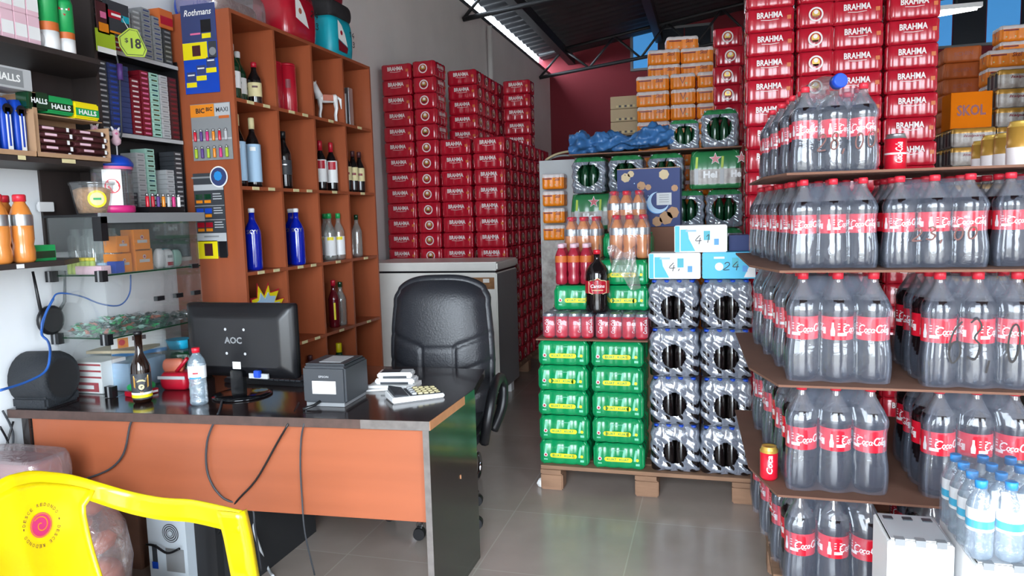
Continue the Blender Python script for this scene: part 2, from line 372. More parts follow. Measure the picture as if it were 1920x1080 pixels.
for z in UZ[2:6]:
    for i in range(4):
        for f in ((.35, .72) if i < 2 else (.5,)):
            y = UY[i]+.38*f; MB().box(UX[1]-.002, UX[1]+.001, y-.028, y+.028, z-.017, z-.001, 'cream').build('price_tag', u)
def bottle(name, h, r, rn, body, cap, label=None, cat='bottle', lz=(.15, .5), cl='', hcap=.12, shoulder=.68, sq=1, deco=None):
    "a root standing at the origin with its body, cap and label"
    t = T(name, 'x', cat)
    mb = MB(); hn = h*(1-hcap*.8)
    prof = [(r*.8, 0), (r*.97, .006), (r, .02), (r, h*(shoulder-.12)), (r*.96, h*(shoulder-.06)), (r*.72, h*(shoulder+.02)), (rn*1.25, h*(shoulder+.09)), (rn, h*(shoulder+.14)), (rn, hn)]
    mb.lathe(prof, body, seg=18); mb.build('bottle_body', t)
    MB().lathe([(rn*1.12, h*(1-hcap)), (rn*1.15, h-.004), (rn*.95, h)], cap, seg=14).build('cap', t)
    if label:
        q = MB(); q.lathe([(r+.0008, h*lz[0]), (r+.0008, h*lz[1])], label, seg=18, caps=False)
        if deco: deco(q, r+.0016, h)
        q.build('label', t)
    return t
def put(src, px, z, label, group=None, x=-2.40, cat=None, rz=0, sc=None):
    p = at(px, 395 if abs(z-1.46) > .3 else 380, x=x); o = dup(src, (x, p.y, z), rz, label, group, sc)
    return o
AF = math.radians(-55)      # lettering faces the viewer
def deco_sky(q, r, h): q.text('SKYY', .05, .018, cyl((0,0,h*.585), r, AF), 'silver')
def deco_box(c2, z, w=.045, hh=.03, txt=None):
    def f(q, r, h):
        q.rect(w, hh, cyl((0,0,h*z), r, AF), c2, n=5)
        if txt: q.text(txt, w*.8, hh*.4, cyl((0,0,h*z), r+.001, AF), 'ink')
    return f
gin = bottle('gin_bottle', .28, .040, .014, 'dark_green', 'white', 'white', lz=(.2,.5), deco=deco_box('hei_green', .4, .03, .012))
for px, l, x in ((452, 'green gin bottle with white label at left edge of the top cubby', -2.36), (463, 'green gin bottle with tall white cap in the top left cubby', -2.44), (480, 'green gin bottle, third along in the top left cubby', -2.5)):
    put(gin, px, UZ[5], l, 'gin bottles in the top left cubby', x)
wh = bottle('whisky_bottle', .23, .036, .014, 'bottle_black', 'red', 'cream', lz=(.2,.52), deco=deco_box('brown', .42, .03, .01))
put(wh, 492, UZ[5], 'short dark whisky bottle with cream label beside the green gin', x=-2.38)
# red gift tins
g = T('gift_tin', 'x', 'tin'); MB().lathe([(.048,0), (.05,.004), (.05,.27), (.046,.275)], 'red_pack', seg=24).rect(.03, .05, cyl((0,0,.17), .0508, AF), 'red_dark', n=4).build('tin_body', g)
MB().lathe([(.047,.275), (.047,.285), (.04,.29)], 'red', seg=24).build('lid', g)
put(g, 528, UZ[5], 'red cylinder gift tin, half hidden at left of the second top cubby', 'red gift tins', -2.44)
put(g, 553, UZ[5], 'large red cylinder gift tin in the second top cubby', 'red gift tins', -2.40)
put(g, 566, UZ[5], 'red gift tin tucked behind the large one in the second top cubby', 'red gift tins', -2.56, )
# white horse figure
p = at(615, 300, x=-2.42); h_ = T('horse_figurine', 'white horse figurine standing in the third top cubby', 'figurine', (-2.385, at(619, 300, x=-2.385).y, UZ[5]), math.radians(-48))
hb = MB()
def ring(cx, cz, rx, rz_, ry, n=12): return [Vector((ry*math.cos(2*PI*k/n), cx, cz)) + Vector((0, rx*math.sin(2*PI*k/n), rz_*math.sin(2*PI*k/n))) for k in range(n)]
hb.loft([ring(-.062,.155,0,.012,.012), ring(-.055,.155,0,.026,.024), ring(-.02,.15,0,.027,.026), ring(.02,.15,0,.024,.023), ring(.055,.155,0,.028,.026), ring(.068,.155,0,.014,.014)], 'white_gloss')
hb.tube([(0,-.045,.155), (0,-.062,.2), (0,-.075,.240)], [.028,.021,.015], 'white_gloss'); hb.tube([(0,-.068,.244), (0,-.092,.226), (0,-.108,.200)], [.016,.015,.010], 'white_gloss')
for sy, sx in ((-.048,.012), (-.048,-.012), (.052,.012), (.052,-.012)): hb.tube([(sx,sy,.15), (sx,sy+.006,.09), (sx,sy-.002,.05), (sx,sy,.012), (sx,sy-.006,.0)], [.014,.009,.007,.006,.009], 'white_gloss', 7)
hb.tube([(0,-.066,.248), (0,-.064,.262)], [.005,.001], 'white_gloss', 5); hb.build('horse_body', h_)
MB().tube([(0,.066,.165), (0,.085,.15), (0,.09,.09)], [.006,.01,.003], 'white_gloss', 7).build('tail', h_)
MB().box(-.028,.028,-.03,.035,.135,.172,'skin_pack').build('saddle_cloth', h_)
tag(MB().box(-.06, -.055, -.13, .11, 0, .27, 'mdf_dark').box(-.06, .0, -.135, -.13, 0, .27, 'mdf_dark').build('display_backing', None, (-2.55, p.y+.06, UZ[5])), 'dark display backing behind the white horse figurine', 'display')
p = at(655, 300, x=-2.42); tag(MB().box(-.035, .035, -.03, .03, 0, .27, 'silver').rect(.03, .2, plane((-.0,-.031,.13)), 'white').build('gift_box', None, (-2.42, p.y, UZ[5]), bev=.003), 'slim silver gift box at left of the fourth top cubby', 'box')
# second row
rum = bottle('rum_bottle', .37, .041, .014, 'bottle_black', 'cream', 'pale_blue', lz=(.08,.62), hcap=.16, deco=deco_box('white', .55, .03, .02))
put(rum, 452, UZ[4], 'tall dark bottle with pale blue label at left edge, second row', 'tall dark rum bottles', -2.36)
put(rum, 480, UZ[4], 'tall dark bottle with cork-coloured cap and pale blue label, second row', 'tall dark rum bottles', -2.38)
bk = bottle('liqueur_bottle', .33, .042, .015, 'bottle_black', 'black', 'dark_grey', lz=(.25,.5), deco=deco_box('silver', .42, .03, .006))
put(bk, 537, UZ[4], 'all black liqueur bottle alone in the second row', x=-2.38)
wine = bottle('wine_bottle', .315, .037, .013, 'bottle_black', 'red', 'white', lz=(.18,.62), hcap=.2, deco=deco_box('red', .52, .05, .05))
put(wine, 605, UZ[4], 'left wine bottle with red capsule and red-white label', 'red capsule wine bottles', -2.38)
put(wine, 625, UZ[4], 'right wine bottle with red capsule and red-white label', 'red capsule wine bottles', -2.38)
w2 = bottle('wine_bottle', .28, .034, .013, 'bottle_black', 'brown', 'cream', lz=(.28,.6), hcap=.14, deco=deco_box('red_dark', .44, .03, .015))
for px, l in ((653, 'left'), (665, 'middle'), (677, 'right')): put(w2, px, UZ[4], 'wine bottle with cream label, %s of three in the rightmost cubby' % l, 'cream label wine bottles', -2.36)
# third row
sky = bottle('vodka_bottle', .33, .044, .015, 'bottle_blue', 'white', None, lz=(.5,.6), hcap=.07, shoulder=.7, deco=deco_sky)
q = MB().text('SKYY', .062, .022, cyl((0,0,.205), .0452, AF), 'silver').build('label', sky)
put(sky, 470, UZ[3], 'cobalt blue vodka bottle alone in the leftmost third row cubby', 'blue vodka bottles', -2.37)
put(sky, 543, UZ[3], 'cobalt blue vodka bottle, left of two beside a clear one', 'blue vodka bottles', -2.42)
put(sky, 553, UZ[3], 'cobalt blue vodka bottle, right of two beside a clear one', 'blue vodka bottles', -2.35)
clr = bottle('vodka_bottle', .29, .044, .016, 'clear_bottle', 'silver', None, hcap=.1)
put(clr, 572, UZ[3], 'clear frosted vodka bottle beside the blue ones', x=-2.42)
cg = bottle('cachaca_bottle', .30, .038, .014, 'clear_bottle', 'green', 'white', lz=(.1,.5), hcap=.11, deco=deco_box('yellow', .46, .04, .02))
for px, l, x in ((607, 'left', -2.46), (615, 'middle', -2.38), (632, 'right', -2.37)): put(cg, px, UZ[3], 'clear bottle with green cap and white-yellow label, %s of three' % l, 'green capped clear bottles', x)
c4 = bottle('cachaca_bottle', .29, .036, .013, 'clear_bottle', 'dark_green', None)
put(c4, 666, UZ[3], 'clear bottle with dark cap beside the red liqueur, third row')
rd = bottle('liqueur_bottle', .31, .036, .014, 'bottle_wine', 'red', 'bottle_wine', lz=(.1,.6), deco=deco_box('yellow', .35, .012, .11))
put(rd, 684, UZ[3], 'ruby red liqueur bottle with red cap, third row rightmost cubby')
put(rd, 617, UZ[2], 'ruby red liqueur bottle with red cap in the fourth row', x=-2.38)
put(c4, 630, UZ[2], 'clear bottle beside the red liqueur bottle in the fourth row', x=-2.38)
yc = bottle('sparkling_wine_bottle', .30, .04, .017, 'dark_green', 'yellow', 'cream', hcap=.3, lz=(.1,.45))
put(yc, 622, UZ[1]+.0, 'green bottle with long yellow foil neck in the lowest visible row', x=-2.38)
for px, l in ((566, 'left'), (578, 'middle'), (597, 'right')): put(w2, px, UZ[1], 'dark wine bottle half hidden behind the printer, %s of three' % l, 'dark bottles in the low row', -2.40)
# starburst sign
sg = T('starburst_sign', 'yellow and red starburst paper sign with blank grey centre', 'sign', at(499, 586, x=-2.33))
def star(r1, r2, n, sx=1.15): return [((r1 if k % 2 else r2)*sx*math.cos(PI*k/n+.1)*(1+.12*math.sin(k*2.7)), (r1 if k % 2 else r2)*math.sin(PI*k/n+.1)*(1+.12*math.sin(k*1.9))) for k in range(2*n)]
fn = plane((0,0,0), (0,1,0)); s_ = MB()
for (r1, r2, c_, off) in ((.165,.105,'red',0), (.148,.10,'yellow',.002), (.112,.085,'pale_blue',.004)):
    P_ = star(r1, r2, 12); s_.hull([(off,a,b) for a,b in P_], [(off+.002,a,b) for a,b in P_], c_)
s_.build('card', sg)
MB().tube([(0,0,-.10), (0,0,-.25)], .004, 'white').build('stick', sg)
# ------------------------------- posters on the side panel (they hang in front of it, facing the entrance)
PY = UY[0]-.004
def card(name, x0, x1, z0, z1, col, label, cat, y=PY, th=.003):
    t = T(name, label, cat, ((x0+x1)/2, y, (z0+z1)/2)); b = MB().box(-(x1-x0)/2, (x1-x0)/2, -th, 0, -(z1-z0)/2, (z1-z0)/2, col)
    return t, b, (x1-x0), (z1-z0), plane((0,-th-.0006,0)), plane((0,-th-.0012,0)), plane((0,-th-.0018,0))
a, b = at(338, 12, y=PY), at(413, 172, y=PY)
t, mb, w, h, f1, f2, f3 = card('cigarette_poster', a.x, b.x, b.z, a.z, 'blue', 'blue cigarette price poster with script heading on the wood side panel', 'poster')
mb.rect(w, h*.42, f1, 'navy', (0, h*.29)); mb.text('Rothmans', w*.8, h*.07, f2, 'paper', (0, h*.41), shear=.25)
mb.rect(w*.30, h*.14, f2, 'black', (w*.22, h*.25)); mb.rect(w*.26, h*.055, f3, 'yellow', (w*.22, h*.14)); mb.rect(w*.3, h*.02, f2, 'pink', (-w*.1, h*.17))
mb.rect(w*.72, h*.19, f2, 'yellow', (-w*.14, h*-.02)); mb.rect(w*.24, h*.12, f3, 'brown', (-w*.1, h*-.02)); mb.rect(w*.24, h*.19, f2, 'dark_grey', (w*.37, h*-.02)); mb.disc(.02, f3, 'grey', (w*.37, h*-.04))
for i, (cx, cz) in enumerate(((-.3,-.40), (0,-.33), (.3,-.25))):
    mb.rect(w*.26, h*.11, f2, 'navy', (w*cx, h*(cz+.09))); mb.rect(w*.3, h*.055, f3, 'yellow', (w*cx, h*cz)); mb.rect(w*.2, h*.015, f3, 'white', (w*cx, h*(cz+.11)))
mb.build('printed_card', t)
a, b = at(357, 197, y=PY), at(438, 298, y=PY)
t, mb, w, h, f1, f2, f3 = card('lighter_display_card', a.x, b.x, b.z, a.z, 'grey', 'grey hanging card holding two rows of coloured lighters', 'display')
mb.rect(w*.6, h*.22, f1, 'orange', (-w*.2, h*.38)); mb.rect(w*.38, h*.22, f1, 'light_grey', (w*.3, h*.38)); mb.text('BIC', w*.22, h*.09, f2, 'ink', (-w*.25, h*.38), bold=.03); mb.text('BIC', w*.16, h*.07, f2, 'ink', (-w*.02, h*.40), bold=.03)
mb.text('MAXI', w*.3, h*.08, f2, 'dark_grey', (w*.3, h*.38)); mb.rect(w*.26, h*.05, f2, 'orange_mark', (w*.34, h*.25)); mb.rect(w, h*.03, f1, 'light_grey', (0, -h*.13)); mb.build('backing_card', t)
lt = T('lighter', 'x', 'lighter')
def lighter(name, col, label, loc, group, metal='silver', s=1.0, parent=None):
    t = T(name, label, 'lighter', loc, group=group)
    MB().lathe([(.0085*s,0), (.0095*s,.004), (.0095*s,.056*s), (.0085*s,.058*s)], col, seg=10).build('lighter_body', t); MB().lathe([(.008*s,.058*s), (.0085*s,.071*s), (.004*s,.075*s)], metal, seg=8).build('lighter_head', t); return t
bpy.data.objects.remove(lt)
lz0 = (a.z+b.z)/2
for r_, cols in enumerate((('coke_red','purple','magenta','orange','coke_red','light_grey'), ('lime','purple','lime','orange','magenta','lime'))):
    for k, c_ in enumerate(cols):
        nm = {'coke_red': 'red', 'light_grey': 'clear white', 'magenta': 'pink', 'lime': 'lime green'}.get(c_, c_)
        lighter('lighter', c_, '%s lighter on the hanging card, %s row, %s from left' % (nm, ('upper', 'lower')[r_], nth(k)), ((a.x+b.x)/2+(k-2.5)*w*.155, PY-.014, lz0+h*(.0-.30*r_)-.045*1.0), 'lighters on the hanging card', s=.78)
a, b = at(362, 326, y=PY), at(428, 480, y=PY)
t, mb, w, h, f1, f2, f3 = card('price_board', a.x, b.x, b.z, a.z, 'dark_grey', 'black cigarette price board with yellow warning panel below a globe', 'sign')
mb.rect(w, h*.07, f1, 'light_grey', (0, h*.33)); mb.rect(w*.9, h*.02, f2, 'grey', (-.1*w, h*.45))
for i, cz in enumerate((.17, 0, -.17)):
    c_ = ('dark_green', 'blue', 'red')[i]
    for k in range(2): mb.rect(w*.24, h*.06, f2, c_, (w*(-.33+.28*k), h*(cz+.05))); mb.rect(w*.22, h*.035, f3, 'orange', (w*(-.33+.28*k), h*(cz-.01)))
    mb.rect(w*.26, h*.012, f2, 'light_grey', (w*.26, h*(cz+.08))); mb.rect(w*.3, h*.012, f2, 'light_grey', (w*.28, h*(cz+.05))); mb.rect(w*.3, h*.012, f2, 'light_grey', (w*.28, h*(cz+.02))); mb.rect(w, h*.006, f2, 'light_grey', (0, h*(cz-.06)))
mb.rect(w, h*.10, f1, 'light_grey', (0, h*-.27)); mb.rect(w*.5, h*.02, f2, 'grey', (0, h*-.26)); mb.rect(w*.68, h*.22, f1, 'yellow', (-w*.16, h*-.42)); mb.rect(w*.28, h*.15, f2, 'brown', (-w*.13, h*-.42)); mb.rect(w*.26, h*.2, f2, 'black', (w*.36, h*-.42))
mb.build('printed_card', t); MB().disc(w*.3, f3, 'white', (w*.38, h*.45), seg=24).disc(w*.26, plane((0,-.006,0)), 'navy', (w*.38, h*.45), seg=24).disc(w*.14, plane((0,-.007,0)), 'blue_light', (w*.36, h*.46), seg=8).build('globe_sticker', t)
# ------------------------------- packs on top of the unit
def soft_pack(name, w, d, h, col, label, cat, loc, rz=0, deco=None, group=None, bulge=.012, bump=None):
    t = T(name, label, cat, loc, rz, group); mb = MB(); rings = []
    for k in range(9):
        z = h*k/8; q = math.sin(PI*k/8)**.5; e = (.5-.5*abs(2*k/8-1)**6); s_ = bulge*(q-1)
        rg = []
        for i in range(24):
            an = 2*PI*(i+.5)/24; cx, sx = math.cos(an), math.sin(an)
            rg.append(((w/2+s_)*math.copysign(abs(cx)**.35, cx), (d/2+s_)*math.copysign(abs(sx)**.35, sx), z))
        rings.append(rg)
    mb.loft(rings, col)
    if deco: deco(mb, plane((0,-d/2-.003,h/2)), w, h)
    mb.build('wrapper', t); return t
def dk(c1, c2, price):
    def f(mb, fn, w, h):
        P_ = [(-w*.28, h*.42), (-w*.28, -h*.05), (w*.12, -h*.18), (w*.02, h*.12), (-w*.12, h*.32)]
        mb.poly(P_[::-1], fn, 'paper'); mb.disc(w*.05, lambda a, b: fn(a, b)+Vector((0,-.001,0)), c1, (-w*.14, h*.12))
        if c2: mb.poly([(-w*.28, -h*.07), (-w*.28, -h*.35), (w*.08, -h*.36), (w*.14, -h*.21)][::-1], fn, c2)
        scrawl(mb, price, w*.28, h*.14, fn, 'ink', (w*.33, h*.18), .006); scrawl(mb, '3', w*.12, h*.14, fn, 'ink', (w*.4, -h*.05), .006)
    return f
zt = UZ[-1]; RX = math.radians(90)
soft_pack('toilet_paper_pack', .34, .26, .27, 'red_pack', 'large red wrapped pack with white sail shape on top of the shelving', 'pack', (-2.46, at(572, 60, x=-2.33).y, zt), RX, dk('skin_pack', None, '24'))
soft_pack('toilet_paper_pack', .30, .26, .25, 'teal', 'large teal wrapped pack with white and red shape on top of the shelving', 'pack', (-2.46, at(646, 80, x=-2.33).y, zt), RX, dk('red', 'red_dark', '14'))
soft_pack('plastic_bundle', .46, .28, .15, 'bag_film', 'grey see-through plastic bundle lying on top of the shelving, left end', 'bundle', (-2.5, at(470, 20, x=-2.33).y, zt), RX)
soft_pack('paper_roll_bundle', .36, .2, .10, 'cardboard_dark', 'brown bundle inside the grey plastic on top of the shelving', 'bundle', (-2.52, at(478, 20, x=-2.33).y, zt+.01), RX)
soft_pack('dark_bundle', .30, .26, .10, 'black_cloth', 'dark bundle resting on the teal pack', 'bundle', (-2.46, at(646, 80, x=-2.33).y, zt+.25), RX)
soft_pack('red_bundle', .24, .2, .10, 'red_dark', 'red bundle at the very top above the teal pack', 'bundle', (-2.46, at(642, 80, x=-2.33).y, zt+.35), RX)
soft_pack('blue_bag', .20, .16, .10, 'blue', 'blue bag on top of the shelving above the poster', 'bag', (-2.56, UY[0]+.11, zt), 0)
# ---------------------------------------------------------------- dark snack shelf on the left wall
YP = 2.40
sn = T('snack_shelf', 'dark brown wall shelf filled with sweets at upper left', 'shelf', (0,0,0))
MB().box(XW, -2.575, 2.60, 2.618, 1.36, 2.75, 'mdf_dark').build('end_panel', sn)
MB().box(XW, XW+.012, 2.40, 2.60, 1.36, 2.75, 'mdf_dark').build('back_panel', sn)
for z in (2.13, 1.725, 1.34):
    P_ = [(XW, 1.2), (-2.40 if z < 2.1 else -2.37, 1.2), (-2.40 if z < 2.1 else -2.37, 2.42), (-2.575, 2.60), (XW, 2.60)]
    if z < 1.5: P_ = [(XW, 1.2), (-2.40, 1.2), (-2.40, 2.2), (-2.52, 2.38), (XW, 2.40)]
    MB().hull([(a, b, z-.02) for a, b in P_], [(a, b, z) for a, b in P_], 'mdf_dark').build('shelf', sn)
for x_, a_, b_, z_, c_ in ((-2.37, 2.02, 2.05, 1.716, 'cream'), (-2.37, 2.2, 2.26, 1.716, 'cream'), (-2.40, 2.0, 2.03, 1.33, 'white')): MB().box(x_, x_+.001, a_, b_, z_-.008, z_+.007, c_).build('price_tag', sn)
tag(MB().box(-.012, 0, -.035, .035, -.02, .02, 'white').box(0, .012, -.03, .03, -.012, .012, 'white_gloss').build('light_switch', None, (XW+.03, at(84, 388, x=XW+.03).y, at(84, 388, x=XW+.03).z), PI, bev=.002), 'small white switch box on the dark end panel', 'switch')
def pack_box(name, w, d, h, col, label, cat, loc, rz=0, txt=None, tc='paper', col2=None, group=None, bev=.002, face=None):
    t = T(name, label, cat, loc, rz, group); mb = MB().box(-w/2, w/2, -d/2, d/2, 0, h, col); o = mb.build('box_body', t, bev=bev)
    q = MB(); fn = plane((0,-d/2-.0008,h/2)); f2 = plane((0,-d/2-.0016,h/2))
    if col2: q.rect(w*.92, h*.45, fn, col2, (0, -h*.1))
    if txt: q.text(txt, w*.7, h*.3, f2, tc, (0, h*.0 if not col2 else -h*.1), bold=.03)
    if face: face(q, fn, f2, w, h)
    if q.f: q.build('printed_front', t)
    return t
# top shelf
for k in range(4):
    for j in range(2):
        pack_box('gum_box', .05, .10, .10, 'pale_pink', 'pale pink gum box, %s from left, %s layer, top shelf' % (nth(k), ('lower', 'upper')[j]), 'box', (-2.43, at(14+k*12.0, 60, x=-2.43).y*1.0-.0+0.0, 2.13+j*.102) if 0 else (-2.43, 1.985+k*.052, 2.13+j*.101), RX, None, col2='white', group='pale pink gum boxes')
def aerosol(label, loc):
    t = T('insecticide_can', label, 'spray can', loc, group='green insecticide cans')
    MB().lathe([(.030,0),(.032,.004),(.032,.058)], 'white', seg=20).lathe([(.032,.058),(.032,.085)], 'orange_mark', seg=20, caps=False).lathe([(.032,.085),(.032,.205),(.027,.222)], 'green', seg=20).build('can_body', t)
    MB().lathe([(.026,.222),(.027,.25),(.022,.262)], 'green', seg=16).build('cap', t)
    MB().poly([(-.022,.015), (0,-.015), (.022,.015), (.018,.022), (-.018,.022)], cyl((0,0,.165), .0328, -.72), 'red').rect(.022, .006, cyl((0,0,.178), .0332, -.72), 'paper').build('label', t); return t
q = aerosol('tall green insecticide can with orange band, left one on top shelf', (-2.41, at(92, 70, x=-2.41).y, 2.13)); q.scale = (1.1, 1.1, 1.18)
aerosol('shorter green insecticide can with red triangle, right one on top shelf', (-2.40, at(124, 70, x=-2.40).y, 2.13)).scale = (.95, .95, .9)
soft_pack('sweet_bag', .09, .05, .06, 'light_grey', 'small grey and green bag of sweets beside the insecticide cans', 'bag', (-2.42, at(66, 70, x=-2.42).y, 2.13), RX)
soft_pack('sweet_bag', .12, .05, .10, 'green', 'dark green sweet bag standing behind the grey one', 'bag', (-2.52, at(70, 30, x=-2.50).y, 2.13), RX)
# middle shelf
def cf(q, fn, f2, w, h): q.text('HALLS', w*.42, h*.35, f2, 'paper', (w*.12, 0), bold=.03)
tray = T('biscuit_display_box', 'open cardboard display box holding blue biscuit packs', 'box', (-2.47, at(25, 230, x=-2.40).y-.03, 1.725), RX)
MB().box(-.13, .13, -.07, -.068, 0, .02, 'cardboard').box(-.13,.13,.068,.07,0,.23,'cardboard').box(-.13,-.128,-.07,.07,0,.23,'cardboard').box(.115,.13,-.07,.07,0,.235,'cardboard').box(-.13,.13,-.07,.07,0,.002,'cardboard').build('tray', tray)
for k in range(5):
    cc = ('paper', 'blue', 'blue_light')[k % 3]
    t = soft_pack('biscuit_pack', .05, .10, .2, 'blue', 'blue and white biscuit pack, %s from right in the cardboard display' % nth(k), 'pack', (-2.47, at(25, 230, x=-2.40).y+.05-k*.053, 1.729), RX, (lambda mb, fn, w, h: (mb.rect(.02, .15, fn, 'paper', (0,-.01)), mb.rect(.008, .12, lambda a, b: fn(a, b-.01)+Vector((0,-.001,0)), 'blue'), mb.disc(.02, fn, 'black', (0,.06)))), 'blue biscuit packs')
yb = at(25, 230, x=-2.40).y-.03
pack_box('cough_drop_box', .24, .12, .075, 'light_grey', 'grey cough drop box on top of the biscuit display', 'box', (-2.46, yb, 1.962), RX, face=lambda q, fn, f2, w, h: (q.rect(w*.8, h*.8, fn, 'grey', (-w*.05, 0)), q.text('HALLS', w*.4, h*.35, f2, 'paper', (w*.1, 0), bold=.03)))
y0 = at(62, 230, x=-2.40).y; y1 = at(202, 240, x=-2.40).y
ct = T('chocolate_tray', 'shallow brown cardboard tray stacked with chocolate bars', 'tray', (-2.48, (y0+y1)/2, 1.725), RX); L_ = y1-y0
MB().box(-L_/2, L_/2, -.085, -.083, 0, .02, 'cardboard').box(-L_/2, L_/2, .083, .085, 0, .17, 'cardboard').box(-L_/2, -L_/2+.003, -.085, .085, 0, .16, 'cardboard').box(L_/2-.003, L_/2, -.085, .085, 0, .14, 'cardboard').box(-L_/2, L_/2, -.085, .085, 0, .003, 'cardboard').build('tray', ct)
ch = T('chocolate_bar', 'x', 'chocolate bar'); MB().loft([[(x, yy*k_, .011+.011*math.sin(an)) for an in [2*PI*i/10 for i in range(10)] for yy in [.018*math.cos(an)]] for x, k_ in ((-.075,1), (-.066,.9), (-.06,1.1), (.06,1.1), (.066,.9), (.075,1))], 'brown').rect(.05, .009, plane((.0,-.0205,.0115)), 'pale_pink', (-.03, 0)).rect(.012, .016, plane((0,-.021,.0115)), 'white', (.055, 0)).build('wrapper', ch)
for r_ in range(5):
    for k in range(2):
        dup(ch, (-2.42+.0*r_, y0+.09+k*.165+.012*(r_ % 2), 1.73+r_*.024), RX+.03*((r_+k) % 3-1), 'brown chocolate bar, %s layer up, %s end of the tray' % (nth(r_), ('left', 'right')[k]), 'chocolate bars in the tray')
def halls(w, c1, c2, l, px, z):
    pack_box('cough_drop_pack', w, .06, .065, c1, l, 'pack', (-2.43, at(px, 175, x=-2.40).y, z), RX, 'HALLS', 'paper', c2, bev=.006)
halls(.095, 'dark_green', None, 'dark green cough drop pack, leftmost above the chocolate tray', 72, 1.90)
halls(.12, 'green', 'dark_green', 'green cough drop pack, middle one above the chocolate tray', 112, 1.895)
halls(.12, 'yellow', 'green', 'yellow and green cough drop pack above the chocolate tray', 161, 1.89)
tag(MB().box(-.19, .19, -.04, .06, 0, .004, 'cardboard').build('cardboard_sheet', None, (-2.46, at(120, 175, x=-2.40).y, 1.886), RX), 'thin cardboard sheet under the cough drop packs', 'cardboard')
# lower shelf
def juice_bottle(name='juice_bottle', col='juice_orange', s=1.0, top='coke_cap', band='silver'):
    t = T(name, 'x', 'bottle')
    MB().lathe([(.028*s,0), (.034*s,.008*s), (.035*s,.04*s), (.031*s,.06*s), (.035*s,.08*s), (.035*s,.125*s), (.033*s,.13*s), (.034*s,.16*s), (.026*s,.185*s), (.018*s,.2*s), (.017*s,.208*s)], col, seg=18).build('bottle_body', t)
    MB().lathe([(.0352*s,.125*s), (.0357*s,.13*s), (.0357*s,.155*s), (.035*s,.162*s)], band, seg=18, caps=False).build('label', t)
    MB().lathe([(.02*s,.206*s), (.02*s,.226*s), (.017*s,.23*s)], top, seg=14).build('cap', t)
    return t
jb = juice_bottle(s=1.08)
for px, l, x in ((-4, 'orange sports drink bottle, leftmost on the low wall shelf', -2.45), (10, 'orange sports drink bottle behind the other two on the low shelf', -2.53), (41, 'orange sports drink bottle, right one on the low wall shelf', -2.44)):
    dup(jb, (x, at(px, 430, x=x).y, 1.34), 0, l, 'orange sports drink bottles on wall shelf')
pack_box('gum_box', .12, .1, .06, 'green', 'green gum box at the right end of the low wall shelf', 'box', (-2.50, at(78, 460, x=-2.45).y, 1.34), RX, col2='dark_green')
# ---------------------------------------------------------------- glass cabinet standing on the desk
CX1, CY0, CY1 = -2.42, 2.405, 2.98
gc = T('glass_cabinet', 'corner glass display cabinet with black clips on the desk', 'cabinet', (0,0,0))
for z in (1.0, 1.265): MB().box(XW+.01, CX1, CY0, CY1, z-.006, z, 'glass_shelf').box(CX1, CX1+.001, CY0, CY1, z-.006, z, 'dark_green').box(XW+.01, CX1, CY0-.001, CY0, z-.006, z, 'dark_green').build('glass_shelf', gc)
MB().box(XW+.01, CX1+.01, CY0-.01, CY1+.02, 1.506, 1.516, 'black').build('top_panel', gc)
MB().box(CX1+.0, CX1+.014, CY0-.012, CY1+.04, 1.478, 1.520, 'grey').build('edge_trim', gc)
MB().box(CX1-.005, CX1, CY0, CY1, .752, 1.478, 'cabinet_glass').build('side_glass', gc); MB().box(XW+.02, CX1-.005, CY0, CY0+.005, .752, 1.506, 'cabinet_glass').build('front_glass', gc)
for z in (.78, 1.0, 1.265): 
    for x, y in ((CX1-.012, CY0), (XW+.03, CY0)): MB().box(x-.02, x+.02, y-.022, y+.006, z-.028, z+.018, 'black').box(x-.004, x+.004, y-.024, y-.022, z-.028, z+.018, 'grey').build('clip', gc)
for y, z in ((2.70, 1.135), (2.82, 1.135), (2.94, 1.135), (2.94, 1.265)): MB().box(CX1-.015, CX1+.006, y-.022, y+.022, z-.012, z+.008, 'black').build('clip', gc)
MB().box(CX1-.03, CX1+.014, CY0-.014, CY0+.02, 1.405, 1.505, 'black').build('corner_bracket', gc)
# on its top
tb = T('biscuit_tub', 'clear plastic tub of broken biscuits with round yellow label', 'tub', (-2.52, 2.487, 1.517))
MB().lathe([(.062,0), (.066,.004), (.082,.105), (.084,.112)], 'clear_plastic', seg=28).build('tub', tb); MB().lathe([(.086,.108), (.087,.118), (.084,.12)], 'clear_plastic', seg=28).build('lid', tb)
tb.scale = (1.12, 1.12, 1.12); MB().lathe([(.058,.004), (.068,.05), (.073,.09), (.05,.1), (.0,.1)], 'snack', seg=22).build('biscuits', tb)
MB().disc(.032, cyl((0,0,.055), .0775, -.7), 'yellow', seg=20).disc(.024, cyl((0,0,.055), .0785, -.7), 'cream', seg=20).rect(.026, .008, cyl((0,0,.055), .0795, -.7), 'green').build('label', tb)
lp = T('lollipop_jar', 'clear lollipop jar with blue lid and pink base', 'jar', (-2.49, at(232, 390, x=-2.44).y, 1.517)); s=.083
MB().lathe([(.07,0), (s,.008), (s,.03), (.079,.035)], 'magenta', seg=28).build('base', lp); MB().lathe([(.079,.03), (.08,.19), (s,.2)], 'clear_plastic', seg=28, caps=False).build('jar_body', lp)
MB().lathe([(s,.188), (s,.205)], 'pink', seg=28, caps=False).build('rim_band', lp)
MB().lathe([(.087,.2), (.088,.212), (.075,.235), (.05,.248), (.0,.255)], 'blue', seg=28).build('lid', lp)
MB().rect(.075, .15, cyl((0,0,.11), .0812, -.8), 'white', n=8).disc(.03, cyl((0,0,.115), .082, -.8), 'coke_red', seg=20).text('POP', .045, .022, cyl((0,0,.118), .0828, -.8), 'paper', bold=.04).build('label', lp)
